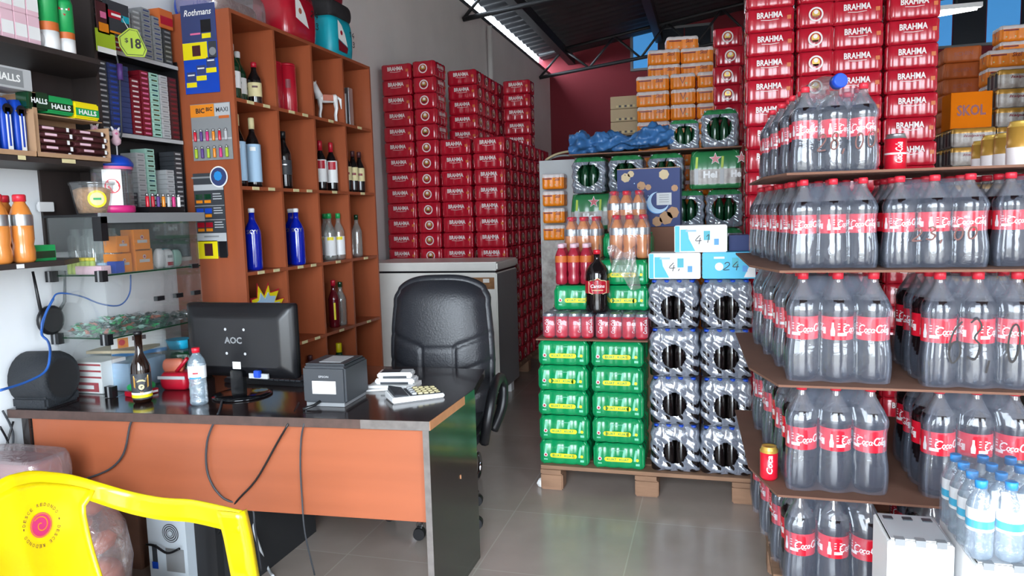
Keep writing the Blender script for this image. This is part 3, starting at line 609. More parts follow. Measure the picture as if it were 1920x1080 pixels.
for k, (dx, dy, hh) in enumerate(((-.035,-.02,.07), (.02,-.03,.055))):
    q = T('figure_lollipop', ('pink and white animal lollipop on a stick, left one above the jar', 'pink and white animal lollipop on a stick, right one above the jar')[k], 'lollipop', (-2.49+dx, lp.location.y+(-.035, .02)[k], 1.517+.245), group='animal lollipops')
    MB().tube([(0,0,-.02), (0,0,hh)], .003, 'white').build('stick', q)
    MB().lathe([(.0,hh-.012), (.017,hh), (.02,hh+.015), (.012,hh+.03), (.015,hh+.04), (.013,hh+.055), (0,hh+.062)], 'pale_pink', seg=14).lathe([(0,hh+.035),(.007,hh+.04),(.0,hh+.048)], 'pink', (.012,-.008,0), seg=8).build('candy_head', q)
    MB().tube([(0,-.012,hh+.055), (0,-.022,hh+.07)], [.006,.003], 'white').tube([(0,.012,hh+.055), (0,.022,hh+.07)], [.006,.003], 'white').build('ears', q)
ya, yb2 = at(278, 390, x=-2.44).y, at(345, 390, x=-2.44).y
lt = tag(MB().box(-.04, .04, -(yb2-ya)/2, (yb2-ya)/2, 0, .03, 'black').build('lighter_tray', None, (-2.48, (ya+yb2)/2, 1.517)), 'low black tray of lighters at the cabinet top right end', 'tray')
for k, (c_, nm) in enumerate((('coke_red','red'), ('red','dark red'), ('purple','purple'), ('orange','orange and white'), ('light_grey','pale grey'), ('magenta','pink'), ('white','white'))):
    lighter('lighter', c_, '%s lighter standing in the black tray' % nm, (-2.455, ya+.015+k*(yb2-ya-.03)/6, 1.545), 'lighters in the black tray', s=.85)
# inside, upper shelf
vb = T('vial', 'x', 'vial'); MB().lathe([(.010,0), (.011,.004), (.011,.055), (.009,.058)], 'lime', seg=12).build('tube', vb); MB().lathe([(.011,.057), (.011,.07)], 'yellow', seg=12).build('cap', vb)
for k in range(6): dup(vb, (-2.63+k*.024, CY0+.03, 1.266), 0, 'yellow capped green vial at the cabinet front, %s from left' % nth(k), 'yellow capped vials')
pack_box('long_carton', .15, .05, .035, 'pale_pink', 'pale pink long carton lying on the upper glass shelf', 'box', (-2.515, CY0+.035, 1.266), -.1)
pack_box('small_box', .05, .05, .045, 'pale_blue', 'pale blue small box behind the pink carton', 'box', (-2.50, CY0+.085, 1.266)); pack_box('small_box', .045, .05, .05, 'blue', 'blue small box behind the pink carton', 'box', (-2.45, CY0+.09, 1.266))
gl = T('plastic_cup_stack', 'x', 'cup'); MB().lathe([(.026,0), (.028,.01), (.034,.15), (.02,.165), (.019,.19)], 'clear_bottle', seg=16).build('cup', gl); MB().lathe([(.0,.002),(.024,.012),(.024,.05),(.0,.06)], 'mint', seg=10).build('contents', gl)
for k in range(5): dup(gl, (-2.685+k*.048, CY0+.12+.02*(k % 2), 1.266), 0, 'cloudy clear bottle inside the glass cabinet, %s from left' % nth(k), 'cloudy bottles in the cabinet')
def gumface(q, fn, f2, w, h): q.rect(w*.6, h*.14, fn, 'light_grey', (0, -h*.05)); q.disc(h*.1, fn, 'light_grey', (0, h*.14)); q.disc(h*.05, f2, 'red', (0, h*.14))
for i, (py_, z, sz, l) in enumerate(((232, 1.266, .085, 'orange sweet box, bottom left of the pile in the cabinet'), (270, 1.266, .10, 'orange sweet box, bottom right of the pile in the cabinet'), (232, 1.352, .07, 'orange sweet box, upper left of the pile in the cabinet'), (268, 1.352, .095, 'largest orange sweet box, upper right of the pile'))):
    pack_box('sweet_box', sz, .07, sz*.95 if z < 1.3 else sz, 'orange', l, 'box', (-2.47, at(py_, 450, x=-2.43).y, z), RX, face=gumface, group='orange sweet boxes')
for k, (px, c_, hh, l) in enumerate(((307, 'white', .09, 'tall white packet beside the orange sweet boxes'), (322, 'white', .085, 'white packet with red print on the upper glass shelf'), (338, 'mint', .08, 'mint green packet at the right end of the upper glass shelf'), (347, 'teal', .085, 'teal round packet at the back right of the glass shelf'))):
    soft_pack('sweet_packet', .05, .035, hh, c_, l, 'packet', (-2.47 if k < 3 else -2.56, at(px, 460, x=-2.44).y, 1.266), RX-.2*(k % 2), (lambda mb, fn, w, h: (mb.rect(w*.5, h*.15, fn, 'grey', (0, h*.1)), mb.rect(w*.6, h*.2, fn, 'red', (0, -h*.3)))) if k == 1 else None)
# candies: nobody could count them
cm = MB(); rnd = random.Random(3)
for k in range(330):
    y = CY0+.02+rnd.random()*(CY1-CY0-.05); x = XW+.04+rnd.random()*(CX1-XW-.06); z = 1.004+rnd.random()*.05*(1-abs((y-2.62)/.45)*.5)
    a = rnd.random()*6.28; cS = ['candy','candy','green','silver','mint','dark_green','skin_pack'][rnd.randrange(7)] if y < 2.75 else ['silver','silver','dark_grey','candy','light_grey'][rnd.randrange(5)]
    R_ = Matrix.Rotation(a, 3, 'Z') @ Matrix.Rotation(rnd.uniform(-.6,.6), 3, 'Y'); n_ = []
    for u_, ww in ((-.026,.011), (-.013,.003), (-.009,.008), (.009,.008), (.013,.003), (.026,.011)): n_.append([Vector((x,y,z)) + R_ @ Vector((u_, ww*math.cos(t_), (ww if abs(u_) < .02 else .002)*math.sin(t_))) for t_ in [0, PI/2, PI, 1.5*PI]])
    cm.loft(n_, cS, sm=False)
tag(cm.build('wrapped_sweets'), 'heap of green and silver wrapped sweets on the lower glass shelf', 'sweets', kind='stuff')
# below: card sign, boxes
sg = T('payment_sign', 'small white payment card sign with orange square and blue stripe', 'sign', (-2.56, CY0+.30, .915), math.radians(62))
MB().box(-.12, .12, -.002, .002, -.045, .06, 'paper').rect(.24, .018, plane((0,-.003,0)), 'blue_light', (0,-.036)).rect(.045, .045, plane((0,-.003,0)), 'orange', (-.07,.02)).disc(.014, plane((0,-.004,0)), 'coke_red', (-.075,.022)).rect(.06, .02, plane((0,-.003,0)), 'brown', (.0,.035)).build('card', sg)
pack_box('striped_box', .17, .14, .135, 'paper', 'white and red striped box inside the cabinet on the desk', 'box', (-2.60, CY0+.10, .752), 0, face=lambda q, fn, f2, w, h: ([q.rect(w, h*.06, fn, 'red', (0, h*(.42-.2*k))) for k in range(3)], q.rect(w*.8, h*.3, fn, 'red', (0,-h*.3)), q.rect(w*.5, h*.12, f2, 'paper', (0,-h*.3))))
pack_box('pale_blue_box', .14, .22, .12, 'pale_blue', 'pale blue box beside the striped box in the cabinet', 'box', (-2.497, CY0+.20, .752), 0)
tag(MB().box(-.12, .12, -.09, .09, 0, .012, 'beige').build('folder', None, (-2.60, CY0+.25, .90), .2), 'olive folder lying on the boxes in the cabinet', 'folder')
# ---------------------------------------------------------------- cigarette rack on the left wall
RKY0, RKY1 = 2.80, 3.15
rk = T('cigarette_rack', 'black wall rack with stacked columns of cigarette packs', 'rack', (0,0,0))
RZ = [1.50, 1.89, 2.26]
MB().box(XW, XW+.01, 2.62, RKY1, 1.30, 2.50, 'black').build('back_panel', rk)
for z in RZ + [1.30]: MB().box(XW, XW+.11, 2.63, RKY1, z-.02, z, 'black').box(XW+.11, XW+.113, 2.63, RKY1, z-.02, z-.002, 'light_grey').build('shelf', rk)
for y in (2.63, RKY1): MB().box(XW, XW+.11, y-.006, y, 1.30, 2.28, 'black').build('side_panel', rk)
pk = {}
def cigs(col, nm, y, z0, n, lay, col2='light_grey', txt=False):
    k = (col, col2)
    if k not in pk:
        o = T('cigarette_pack', 'x', 'cigarette pack'); MB().box(-.045, .045, -.028, .028, 0, .0225, col).build('pack_body', o, bev=.0015)
        MB().rect(.036, .007, plane((.0458,0,.0115), (0,1,0)), col2).build('printed_front', o); pk[k] = o
    for i in range(n): dup(pk[k], (XW+.062, y, z0+.0235*i), 0, '%s cigarette pack, %s from the bottom, %s' % (nm, nth(i), lay), 'cigarette packs in the wall rack')
cols = [('dark_grey', 'grey', 'light_grey'), ('navy', 'navy blue', 'blue'), ('navy', 'dark blue', 'navy'), ('red_dark', 'red', 'beer_white'), ('red_dark', 'deep red', 'pink'), ('mint', 'mint green', 'dark_green'), ('light_grey', 'pale grey', 'grey'), ('brown', 'dark brown', 'red_dark')]
for k, (c_, nm, c2) in enumerate(cols): cigs(c_, nm, 2.672+k*.0625, 1.892, 13 if k != 3 else 11, 'middle rack row', c2)
for k, (c_, nm, c2) in enumerate([('black','black','grey'), ('black','soot black','dark_grey'), ('dark_grey','charcoal','grey'), ('light_grey','silver grey','grey'), ('mint','pale green','dark_green'), ('black', 'coal black', 'grey'), ('light_grey','ash grey','grey'), ('dark_grey','slate grey','light_grey')]): cigs(c_, nm, 2.672+k*.0625, 1.502, (12, 12, 5, 13, 14, 3, 10, 14)[k], 'lower rack row', c2)
for k, (c_, nm, c2) in enumerate([('light_grey','white and red','red'), ('red','bright red','white'), ('white','white','light_grey'), ('grey','grey','light_grey'), ('grey','cool grey','navy'), ('grey','steel grey','navy'), ('dark_grey','black','grey')]): cigs(c_, nm, 2.70+k*.066, 2.262, (7,7,8,9,10,9,7)[k], 'top rack row', c2)
pack_box('orange_carton', .09, .07, .09, 'orange_mark', 'orange and red carton on the top right of the cigarette rack', 'box', (XW+.08, 3.09, 2.43), RX, col2='red')
# hanging cards above the rack
def hang(name, label, cat, px0, px1, py0, py1, x, col, th=.006):
    a, b = at(px0, py1, x=x), at(px1, py0, x=x); w, h = b.y-a.y, b.z-a.z
    t = T(name, label, cat, (x, (a.y+b.y)/2, (a.z+b.z)/2), RX); MB().box(-w/2, w/2, 0, th, -h/2, h/2, col).build('card', t)
    return t, w, h, plane((0,-.001,0)), plane((0,-.002,0))
t, w, h, f1, f2 = hang('razor_card', 'black hanging blister card with red and teal strip', 'card', 202, 240, 12, 62, -2.55, 'dark_grey')
MB().rect(w*.55, h*.22, f1, 'red', (-w*.15, h*.1)).rect(w*.35, h*.2, f2, 'teal', (w*.3, h*.05)).rect(w*.8, h*.06, f1, 'orange', (0, -h*.42)).rect(w*.5, h*.07, f2, 'paper', (-w*.05, h*.1)).build('printed_front', t)
t, w, h, f1, f2 = hang('battery_card', 'narrow dark and orange hanging card beside the shelf end', 'card', 184, 202, 8, 60, -2.55, 'brown')
MB().rect(w*.8, h*.28, f1, 'orange', (0, -h*.3)).rect(w*.5, h*.2, f2, 'pink', (0, h*.1)).build('printed_front', t)
t, w, h, f1, f2 = hang('olive_card', 'olive green card hanging below the narrow orange card', 'card', 183, 215, 62, 94, -2.55, 'lime')
MB().rect(w, h*.25, f1, 'paper', (0, -h*.42)).build('printed_front', t)
pt = T('price_tag_sign', 'lime yellow hexagonal price tag reading 18', 'price tag', at(249, 80, x=-2.50), math.radians(48)); P_ = [(-.055,-.02), (-.03,-.062), (.042,-.06), (.055,-.03), (.022,.058), (-.012,.062), (-.058,.02)]
MB().hull([(a, .0, b) for a, b in P_][::-1], [(a, -.004, b) for a, b in P_][::-1], 'lime').stroke([(a*.88, b*.88) for a, b in P_+P_[:1]], .003, plane((0,-.005,0)), 'ink').text('18', .042, .045, plane((0,-.005,0)), 'ink', (.012,-.004), bold=.03).text('$', .014, .022, plane((0,-.005,0)), 'ink', (-.025,.006)).build('tag_card', pt); MB().tube([(-.012,-.002,.055), (-.03,.02,.10), (-.02,.12,.16)], .0012, 'white', 5).build('hanging_string', pt)
tag(MB().tube([at(192, -5, x=-2.56), at(200, 40, x=-2.56), at(215, 90, x=-2.56), at(224, 130, x=-2.56), at(228, 250, x=-2.57), at(226, 262, x=-2.57)], .004, 'dark_grey').tube([at(224, 120, x=-2.56), at(226, 150, x=-2.56)], .012, 'purple').build('hanging_cord'), 'dark cord hanging down in front of the cigarette rack', 'cord')
# ---------------------------------------------------------------- desk
DX0, DX1, DY0, DY1, DZ = -2.70, -.965, 2.235, 3.14, .75
dk_ = T('office_desk', 'large dark-topped office desk with orange wood front panel', 'desk', (0,0,0))
TP = [(-2.71, 2.16), (-.962, 2.30), (-.958, 2.78), (-1.03, 3.155), (-2.28, 3.155), (-2.71, 3.155)]
MB().hull([(a, b, DZ-.035) for a, b in TP], [(a, b, DZ) for a, b in TP], 'desk_top').build('desktop', dk_)
def band(p, q, z0, z1, c, o=.002):
    p, q = Vector(p), Vector(q); d = (q-p).normalized(); n_ = Vector((d.y, -d.x))*o
    return MB().hull([(p.x, p.y, z0), (p.x+n_.x, p.y+n_.y, z0), (q.x+n_.x, q.y+n_.y, z0), (q.x, q.y, z0)], [(p.x, p.y, z1), (p.x+n_.x, p.y+n_.y, z1), (q.x+n_.x, q.y+n_.y, z1), (q.x, q.y, z1)], c)
band(TP[0], (-1.22, 2.28), DZ-.034, DZ-.001, 'desk_edge_brown').build('edge_strip', dk_); band((-1.22, 2.28), TP[1], DZ-.034, DZ-.001, 'edge_grey').build('edge_strip', dk_)
band(TP[1], (-.9585, 2.66), DZ-.034, DZ-.001, 'wood_edge').build('edge_strip', dk_)
band((-.9585, 2.66), TP[2], DZ-.034, DZ-.001, 'dark_green').build('edge_strip', dk_)
def fy(x): return 2.16+(x+2.71)*.0801
MB().hull([(-2.62, fy(-2.62)+.02, .385), (-.992, fy(-.992)+.02, .37), (-.992, fy(-.992)+.038, .37), (-2.62, fy(-2.62)+.038, .385)], [(-2.62, fy(-2.62)+.02, .715), (-.992, fy(-.992)+.02, .715), (-.992, fy(-.992)+.038, .715), (-2.62, fy(-2.62)+.038, .715)], 'desk_front').build('front_panel', dk_)
MB().box(-.990, -.966, 2.30, 2.815, 0, .715, 'desk_side', sides={2: 'edge_grey'}).box(-.968, -.9645, 2.60, 2.614, .43, .445, 'wood_edge', rz=.4).build('side_panel', dk_)
MB().box(-2.66, -2.625, 2.175, 2.8, 0, .715, 'desk_side').build('side_panel', dk_)
MB().box(-1.96, -1.935, 2.36, 3.0, 0, .715, 'black_matte').build('inner_panel', dk_)
MB().box(-2.60, -2.02, 2.5, 3.05, .34, .358, 'desk_side').build('lower_shelf', dk_)
MB().box(-2.60, -1.98, 3.03, 3.05, 0, .6, 'wood').build('rear_panel', dk_)
# cables hanging over the front
def cable(name, pts, r, col, label): tag(MB().tube(smooth(pts), r, col, 6).build(name), label, 'cable')
def smooth(P_, n=5):
    P_ = [Vector(p) for p in P_]; out = []
    for i in range(len(P_)-1):
        a, b, c, d = P_[max(i-1,0)], P_[i], P_[i+1], P_[min(i+2, len(P_)-1)]
        for k in range(n):
            t = k/n; out.append(.5*((2*b)+(c-a)*t+(2*a-5*b+4*c-d)*t*t+(3*b-a-3*c+d)*t**3))
    return out + [P_[-1]]
def fd(px, py): 
    p = at(px, py, y=2.2); return at(px, py, y=fy(p.x)+.004)
def deskpt(px, py): q = at(px, py, z=DZ+.004); return q
cable('power_cable', [fd(250, 784), fd(243, 800), fd(232, 850), fd(205, 880), fd(160, 898)], .004, 'dark_grey', 'dark cable curving down the left part of the desk front')
cable('power_cable', [deskpt(420, 735), deskpt(412, 768), fd(404, 785), fd(388, 830), fd(390, 890), fd(420, 935), at(470, 950, y=2.3), at(478, 990, y=2.3), at(490, 1070, y=2.4)], .004, 'dark_grey', 'grey cable hanging down the desk front below the water bottle')
cable('power_cable', [deskpt(560, 755), fd(543, 790), fd(520, 830), fd(480, 900), at(440, 945, y=2.26), at(410, 1000, y=2.35)], .004, 'black', 'black cable slanting left across the desk front from the printer')
cable('power_cable', [deskpt(575, 762), fd(571, 790), fd(565, 820), fd(563, 870), fd(566, 930), at(572, 1000, y=2.26), at(590, 1078, y=2.3)], .0035, 'dark_grey', 'thin grey cable hanging straight down the desk front below printer')
cable('extension_cable', [at(470, 945, z=.3), at(478, 1000, z=.2), at(500, 1060, z=.02), at(512, 1080, z=.01)], .006, 'light_grey', 'light grey cable running to the floor under the desk')
# ---- things on the desk
z = DZ+.001
p = deskpt(268, 752); bb = bottle('beer_bottle', .29, .037, .0145, 'bottle_brown', 'black', 'dark_grey', lz=(.06,.42), hcap=.05, shoulder=.58, cat='bottle')
def shield(q, r, h):
    f = cyl((0,0,.075), r, -.85); g_ = cyl((0,0,.075), r+.0008, -.85)
    q.rect(.11, .012, cyl((0,0,.03), r-.0006, -.85), 'yellow', n=12); q.rect(.11, .009, cyl((0,0,.041), r-.0006, -.85), 'white', n=12)
    S1 = [(-.026,.035), (.026,.035), (.026,-.005), (0,-.034), (-.026,-.005)]
    q.poly([(a*1.15, b*1.12) for a, b in S1][::-1], f, 'can_gold'); q.poly([(a*.86, b*.86) for a, b in S1][::-1], g_, 'black'); q.disc(.011, cyl((0,0,.075), r+.0014, -.85), 'cream', (0,-.006), r0=.006); q.poly([(-.018,.015), (.018,.015), (.008,.024), (-.008,.024)], cyl((0,0,.075), r+.0014, -.85), 'cream')
    q.text('G', .013, .015, cyl((0,0,.069), r+.002, -.85), 'cream', bold=.03)
shq = MB(); shield(shq, .0392, .29); shq.build('emblem', bb); dup(bb, (p.x, p.y, z), 0, 'brown beer bottle with black and gold shield label on the desk')
p = deskpt(374, 756); wb = T('water_bottle', 'clear water bottle with red cap and white label on the desk', 'bottle', (p.x, p.y, z))
MB().lathe([(.028,0), (.034,.008), (.034,.02), (.031,.028), (.034,.036), (.032,.06), (.034,.07), (.032,.09), (.034,.11), (.034,.16), (.030,.178), (.018,.198), (.014,.203), (.014,.21)], 'water', seg=24).build('bottle_body', wb)
MB().lathe([(.0345,.108), (.0345,.158)], 'white', seg=24, caps=False).rect(.05, .006, cyl((0,0,.108), .0352, -1.2), 'blue_light', (0,.003), n=6).rect(.02, .006, cyl((0,0,.13), .0354, -1.1), 'red', n=3).build('label', wb)
MB().lathe([(.0155,.208), (.016,.226), (.013,.228)], 'coke_red', seg=16).build('cap', wb)
# monitor
p = deskpt(458, 738); mo = T('computer_monitor', 'black flat computer monitor seen from behind on the desk', 'monitor', (p.x, p.y, z), math.radians(-2))
hw, z0, z1 = .262, .075, .383
def rrect(w, h, r, y, cz, n=5):
    out = []
    for cx, cy, a0 in ((w-r, h-r, 0), (-w+r, h-r, 90), (-w+r, -h+r, 180), (w-r, -h+r, 270)):
        for k in range(n+1):
            a = math.radians(a0+90*k/n); out.append((cx+r*math.cos(a), y, cz+cy+r*math.sin(a)))
    return out
cz = (z0+z1)/2; hh = (z1-z0)/2
MB().loft([rrect(hw, hh, .012, .03, cz), rrect(hw, hh, .014, .0, cz), rrect(hw-.02, hh-.02, .02, -.012, cz), rrect(hw-.045, hh-.045, .02, -.03, cz-.004), rrect(hw-.06, hh-.055, .02, -.034, cz-.006)], 'black').build('rear_casing', mo)
f = plane((0,-.0352,0)); MB().text('AOC', .085, .028, f, 'grey', (-.01, cz+.005), bold=.03).build('logo', mo)
MB().rect(.04, .03, f, 'white', (.0, z0+.055)).build('sticker', mo)
for a, b in ((-.045,.05), (.045,.05), (-.045,-.05), (.045,-.05)): MB().disc(.006, f, 'light_grey', (a, cz+b), seg=10).build('screw', mo)
MB().box(-.03, .03, -.045, -.015, .012, .11, 'black_gloss').build('stand_neck', mo, bev=.004)
MB().lathe([(.12,0), (.12,.006), (.1,.012), (.03,.016)], 'black_gloss', (0,-.01,0), seg=32).build('stand_base', mo)
MB().box(.09, .12, -.052, -.034, .085, .115, 'blue').build('video_plug', mo, bev=.003); MB().box(.06, .15, -.04, -.03, .08, .10, 'light_grey').build('port_panel', mo)
p = deskpt(505, 716); kb = T('keyboard', 'black keyboard lying behind the monitor stand', 'keyboard', (p.x, p.y+.02, z), -.05)
MB().box(-.21, .21, -.065, .065, 0, .02, 'black').build('keyboard_body', kb, bev=.004)
km = MB()
for r_ in range(4):
    for k in range(14): km.box(-.2+k*.028, -.176+k*.028, -.055+r_*.028, -.031+r_*.028, .02, .026, 'dark_grey')
km.build('keys', kb)
# printer
a, b = deskpt(567, 760), deskpt(648, 762); pr = T('receipt_printer', 'dark grey box-shaped receipt printer with white label on the desk', 'printer', ((a.x+b.x)/2-.0, (a.y+b.y)/2+.10, z), math.radians(3))
w = (b-a).length; MB().box(-w/2, w/2, -.10, .11, .012, .155, 'dark_grey').build('casing', pr, bev=.008); MB().box(-w/2+.004, w/2-.004, -.09, .09, .155, .165, 'dark_grey').build('lid', pr, bev=.006)
MB().box(-w*.2, w*.3, -.06, .06, .1655, .167, 'light_grey').build('paper_slot', pr)
MB().rect(w*.55, .05, plane((0,-.1012,.075)), 'white').build('sticker', pr); MB().text('EPSON', .04, .008, plane((0,-.1012,.117)), 'light_grey').build('logo', pr)
MB().box(-w/2+.01, w/2-.01, -.095, .1, 0, .014, 'grey').build('base', pr); MB().tube([(-.02,-.10,.02), (-.03,-.13,.012), (-.06,-.16,.004)], .006, 'black').build('power_plug', pr)
# calculator and card machines
a, b = deskpt(722, 757), deskpt(820, 744); ca = T('calculator', 'silver and white desk calculator with tilted display', 'calculator', ((a.x+b.x)/2-.01, (a.y+b.y)/2+.055, z), math.atan2(b.y-a.y, b.x-a.x)); w = (b-a).length/2
MB().hull([(-w,-.06,0), (w,-.06,0), (w,.06,0), (-w,.06,0)], [(-w,-.06,.022), (w,-.06,.016), (w,.06,.022), (-w,.06,.03)], 'white').build('calculator_body', ca, bev=.004)
MB().hull([(-w*.9,-.05,.024), (-w*.35,-.05,.022), (-w*.35,.055,.028), (-w*.9,.055,.032)], [(-w*.88,-.045,.032), (-w*.38,-.048,.025), (-w*.38,.05,.036), (-w*.88,.05,.05)], 'dark_grey').build('display', ca)
km = MB().hull([(-w*.3,-.05,.0195), (w*.95,-.05,.0165), (w*.95,.052,.0225), (-w*.3,.052,.0285)], [(-w*.3,-.05,.022), (w*.95,-.05,.018), (w*.95,.052,.024), (-w*.3,.052,.030)], 'dark_grey')
for r_ in range(4):
    for k in range(5): x0 = -w*.2+k*w*.23; y0_ = -.042+r_*.024; km.box(x0, x0+w*.16, y0_, y0_+.016, .02, .030-.002*k+.002*r_, 'cream' if k > 0 else 'light_grey')
km.build('keys', ca)
p = deskpt(735, 728)
pk1 = tag(MB().box(-.10, .10, -.05, .06, 0, .018, 'paper').box(-.12, .06, -.06, .04, 0, .008, 'paper', rz=.3).build('paper_stack', None, (p.x, p.y+.03, z), .12), 'small stack of white papers behind the calculator', 'paper')
for k, l in enumerate(('lower white card machine lying on the papers', 'upper white and grey card machine on top of the other')):
    cm_ = T('card_machine', l, 'card machine', (p.x+.005+.0*k, p.y+.04, z+.019+.026*k), .15+.08*k, 'card machines'); MB().box(-.085+.01*k, .085-.012*k, -.04, .04, 0, .024, 'white_gloss').build('machine_body', cm_, bev=.006); MB().rect(.12-.02*k, .010, plane((0,-.0412,.006)), 'dark_grey').build('trim', cm_); MB().box(-.06, .02, -.03, .03, .0238, .025, 'dark_grey').build('keypad', cm_)
# black rounded bag at the left edge, router on wall
sp = T('black_speaker_bag', 'black domed cloth-covered bag at the left end of the desk', 'bag', (-2.61, 2.262, z), .1); sp.scale = (.92, .88, .95)
MB().loft([[(x, sy*math.cos(a), .115+sz*math.sin(a)) for a in [2*PI*k/24 for k in range(24)]] for x, sy, sz in ((-.10,.10,.10), (-.095,.115,.112), (.05,.115,.115), (.078,.105,.105), (.08,.09,.09))], 'speaker_cloth').build('bag_body', sp)
MB().box(-.1, .075, -.1, .1, 0, .05, 'speaker_cloth').build('base', sp, bev=.01); MB().disc(.085, plane((.082,0,.115), (0,1,0)), 'black_matte', seg=24).build('end_cover', sp)
ro = T('wifi_router', 'black wall router with two upright antennas', 'router', at(90, 600, x=XW+.03)); MB().lathe([(.055,0), (.062,.008), (.062,.02), (.05,.028)], 'black', R=Matrix.Rotation(PI/2, 3, 'Y'), seg=22).build('casing', ro)
MB().tube([(.01,-.035,.03), (.02,-.05,.07), (.03,-.075,.21)], [.008,.007,.005], 'black').build('antenna', ro); MB().tube([(.01,.045,.03), (.02,.07,.07), (.02,.085,.2)], [.008,.007,.005], 'black').build('antenna', ro)
A = lambda px, py, x=-2.62: at(px, py, x=x)
cable('network_cable', [A(245,515), A(243,550), A(225,572), A(190,570), A(150,555), A(110,550), A(97,565), A(80,600), A(78,618)], .0035, 'cable_blue', 'thin blue network cable looping down from the glass cabinet to the router')
cable('network_cable', [A(100,560), A(85,590), A(78,625), A(90,640,-2.56), A(94,662,-2.47), A(86,695,-2.45), at(50,716,x=-2.44), at(0,732,x=-2.42)], .005, 'cable_blue', 'bright blue network cable curving over the black bag')
# behind bottle: bag, bowl, speaker
p = deskpt(318, 732); soft_pack('shopping_bag', .13, .1, .075, 'red', 'small red bag holding packets between beer and water bottles', 'bag', (p.x, p.y+.06, z), .1, lambda mb, fn, w, h: mb.rect(w, h*.18, fn, 'light_grey', (0, h*.25)))
soft_pack('snack_packet', .09, .04, .06, 'skin_pack', 'red and orange packet sticking out of the red bag', 'packet', (p.x-.02, p.y+.06, z+.07), .3); MB_ = tag(MB().tube([(0,0,0), (.06,0,.06)], .008, 'red').build('marker_pen', None, (p.x+.0, p.y+.05, z+.075)), 'red stick leaning out of the red bag', 'pen')
pg = deskpt(315, 715); soft_pack('green_packet', .12, .08, .12, 'dark_green', 'dark green packet standing behind the red bag', 'packet', (pg.x-.02, pg.y+.14, z), .1)
bw = T('plastic_bowl', 'bright blue plastic bowl behind the beer bottle', 'bowl', (pg.x-.06, pg.y+.16, z+.125)); MB().lathe([(.04,0), (.045,.003), (.06,.045), (.057,.045), (.043,.006), (0,.005)], 'cyan', seg=24, caps=False).build('bowl_body', bw)
tag(MB().box(-.06,.06,-.05,.05,0,.124,'clear_bottle').build('clear_box', None, (pg.x-.06, pg.y+.16, z)), 'cloudy clear box under the blue bowl', 'box')
p = deskpt(350, 715); s1 = T('desk_speaker', 'small black desk speaker beside the monitor left edge', 'speaker', (p.x-.02, p.y+.13, z)); MB().box(-.045, .045, -.04, .04, 0, .19, 'black').build('speaker_box', s1, bev=.012); MB().disc(.03, plane((0,-.0415,.12)), 'dark_grey', seg=20).disc(.012, plane((0,-.043,.12)), 'silver', seg=14).build('cone', s1)
# small things in the cabinet base
soft_pack('green_packet', .10, .07, .03, 'green', 'flat green packet on a red box beside the beer bottle', 'packet', (-2.34, CY0+.06, z+.02), 1.3); pack_box('red_box', .11, .07, .02, 'red', 'flat red and white box under the green packet', 'box', (-2.34, CY0+.06, z), 1.3, col2='paper')
# ---------------------------------------------------------------- office chair
oc = T('office_chair', 'black padded leather office chair behind the desk', 'office chair', (-1.34, 3.50, 0), math.radians(8)); oc.scale = (.94, .94, .985)
ss = lambda e0, e1, x: (lambda t: t*t*(3-2*t))(min(max((x-e0)/(e1-e0), 0), 1))
def back(u_, v_):
    zz = .42+.75*v_; tt = (v_*1.0); hwid = .245+.025*math.sin(PI*min(v_*1.2, 1))-.015*(1-v_)
    top = 1-ss(.80, 1.0, v_)*.32*abs(2*u_-1)**3; x = (2*u_-1)*hwid*(1-.10*ss(.9, 1, v_)*abs(2*u_-1))
    zz = .42+.75*(v_ if v_ < .8 else .8+(v_-.8)*(1-.35*abs(2*u_-1)**3))
    q = (1-abs(2*u_-1)**6)*(1-abs(2*v_-1)**10); y = -.055*q+.035*abs(2*u_-1)**2+.10*(v_-.3)**2-.05
    a = abs(u_-.5); g_ = 0
    if v_ < .56:
        g_ += .012*math.exp(-((a-.17)/.012)**2)
        for s_ in (.56, .38, .19): zl = s_+(.22*max(a-.17, 0)); g_ += .012*math.exp(-((v_-zl)/.013)**2)
    elif a > .17: zl = .56+.22*(a-.17); g_ += .012*math.exp(-((v_-zl)/.013)**2)
    return (x, y+g_-.16, zz)
MB().grid(back, 60, 60, 'leather').build('backrest', oc)
MB().grid(lambda a, b: (lambda p_: (p_[0]*1.03, -.16+.035+.02+.10*(b-.3)**2+.03*(1-abs(2*a-1)**4), p_[2]+.01*b))(back(1-a, b)), 24, 24, 'black').build('back_shell', oc)
def edge(n=40):
    L1 = [back(0, k/n) for k in range(n+1)] + [back(k/n, 1) for k in range(1, n)] + [back(1, 1-k/n) for k in range(n+1)]
    return [(x*1.0, y+.03, z_) for x, y, z_ in L1]
MB().tube(edge(), .026, 'leather', 8).build('piping', oc)
MB().box(-.25, .25, -.62, -.12, .40, .50, 'leather').build('seat', oc, bev=.03)
for sx in (-1, 1):
    MB().tube(smooth([(sx*.27,-.18,.40), (sx*.32,-.17,.52), (sx*.325,-.14,.63), (sx*.32,-.22,.68), (sx*.32,-.42,.67), (sx*.30,-.5,.55), (sx*.27,-.46,.42)]), .026, 'black', 8).build('armrest', oc)
MB().lathe([(.03,.1), (.03,.4)], 'chrome', (0,-.37,0), seg=14).build('gas_post', oc)
for k in range(5):
    a = 2*PI*k/5+math.radians(54-8); e = Vector((.25*math.cos(a), -.37+.25*math.sin(a), .07)); o = MB().tube([(0,-.37,.12), e], [.03,.018], 'chrome').build('leg', oc)
    MB().lathe([(.028,-.02), (.03,0), (.028,.02)], 'black', (e.x, e.y, .032), R=Matrix.Rotation(PI/2, 3, 'X'), seg=14).build('caster', o)
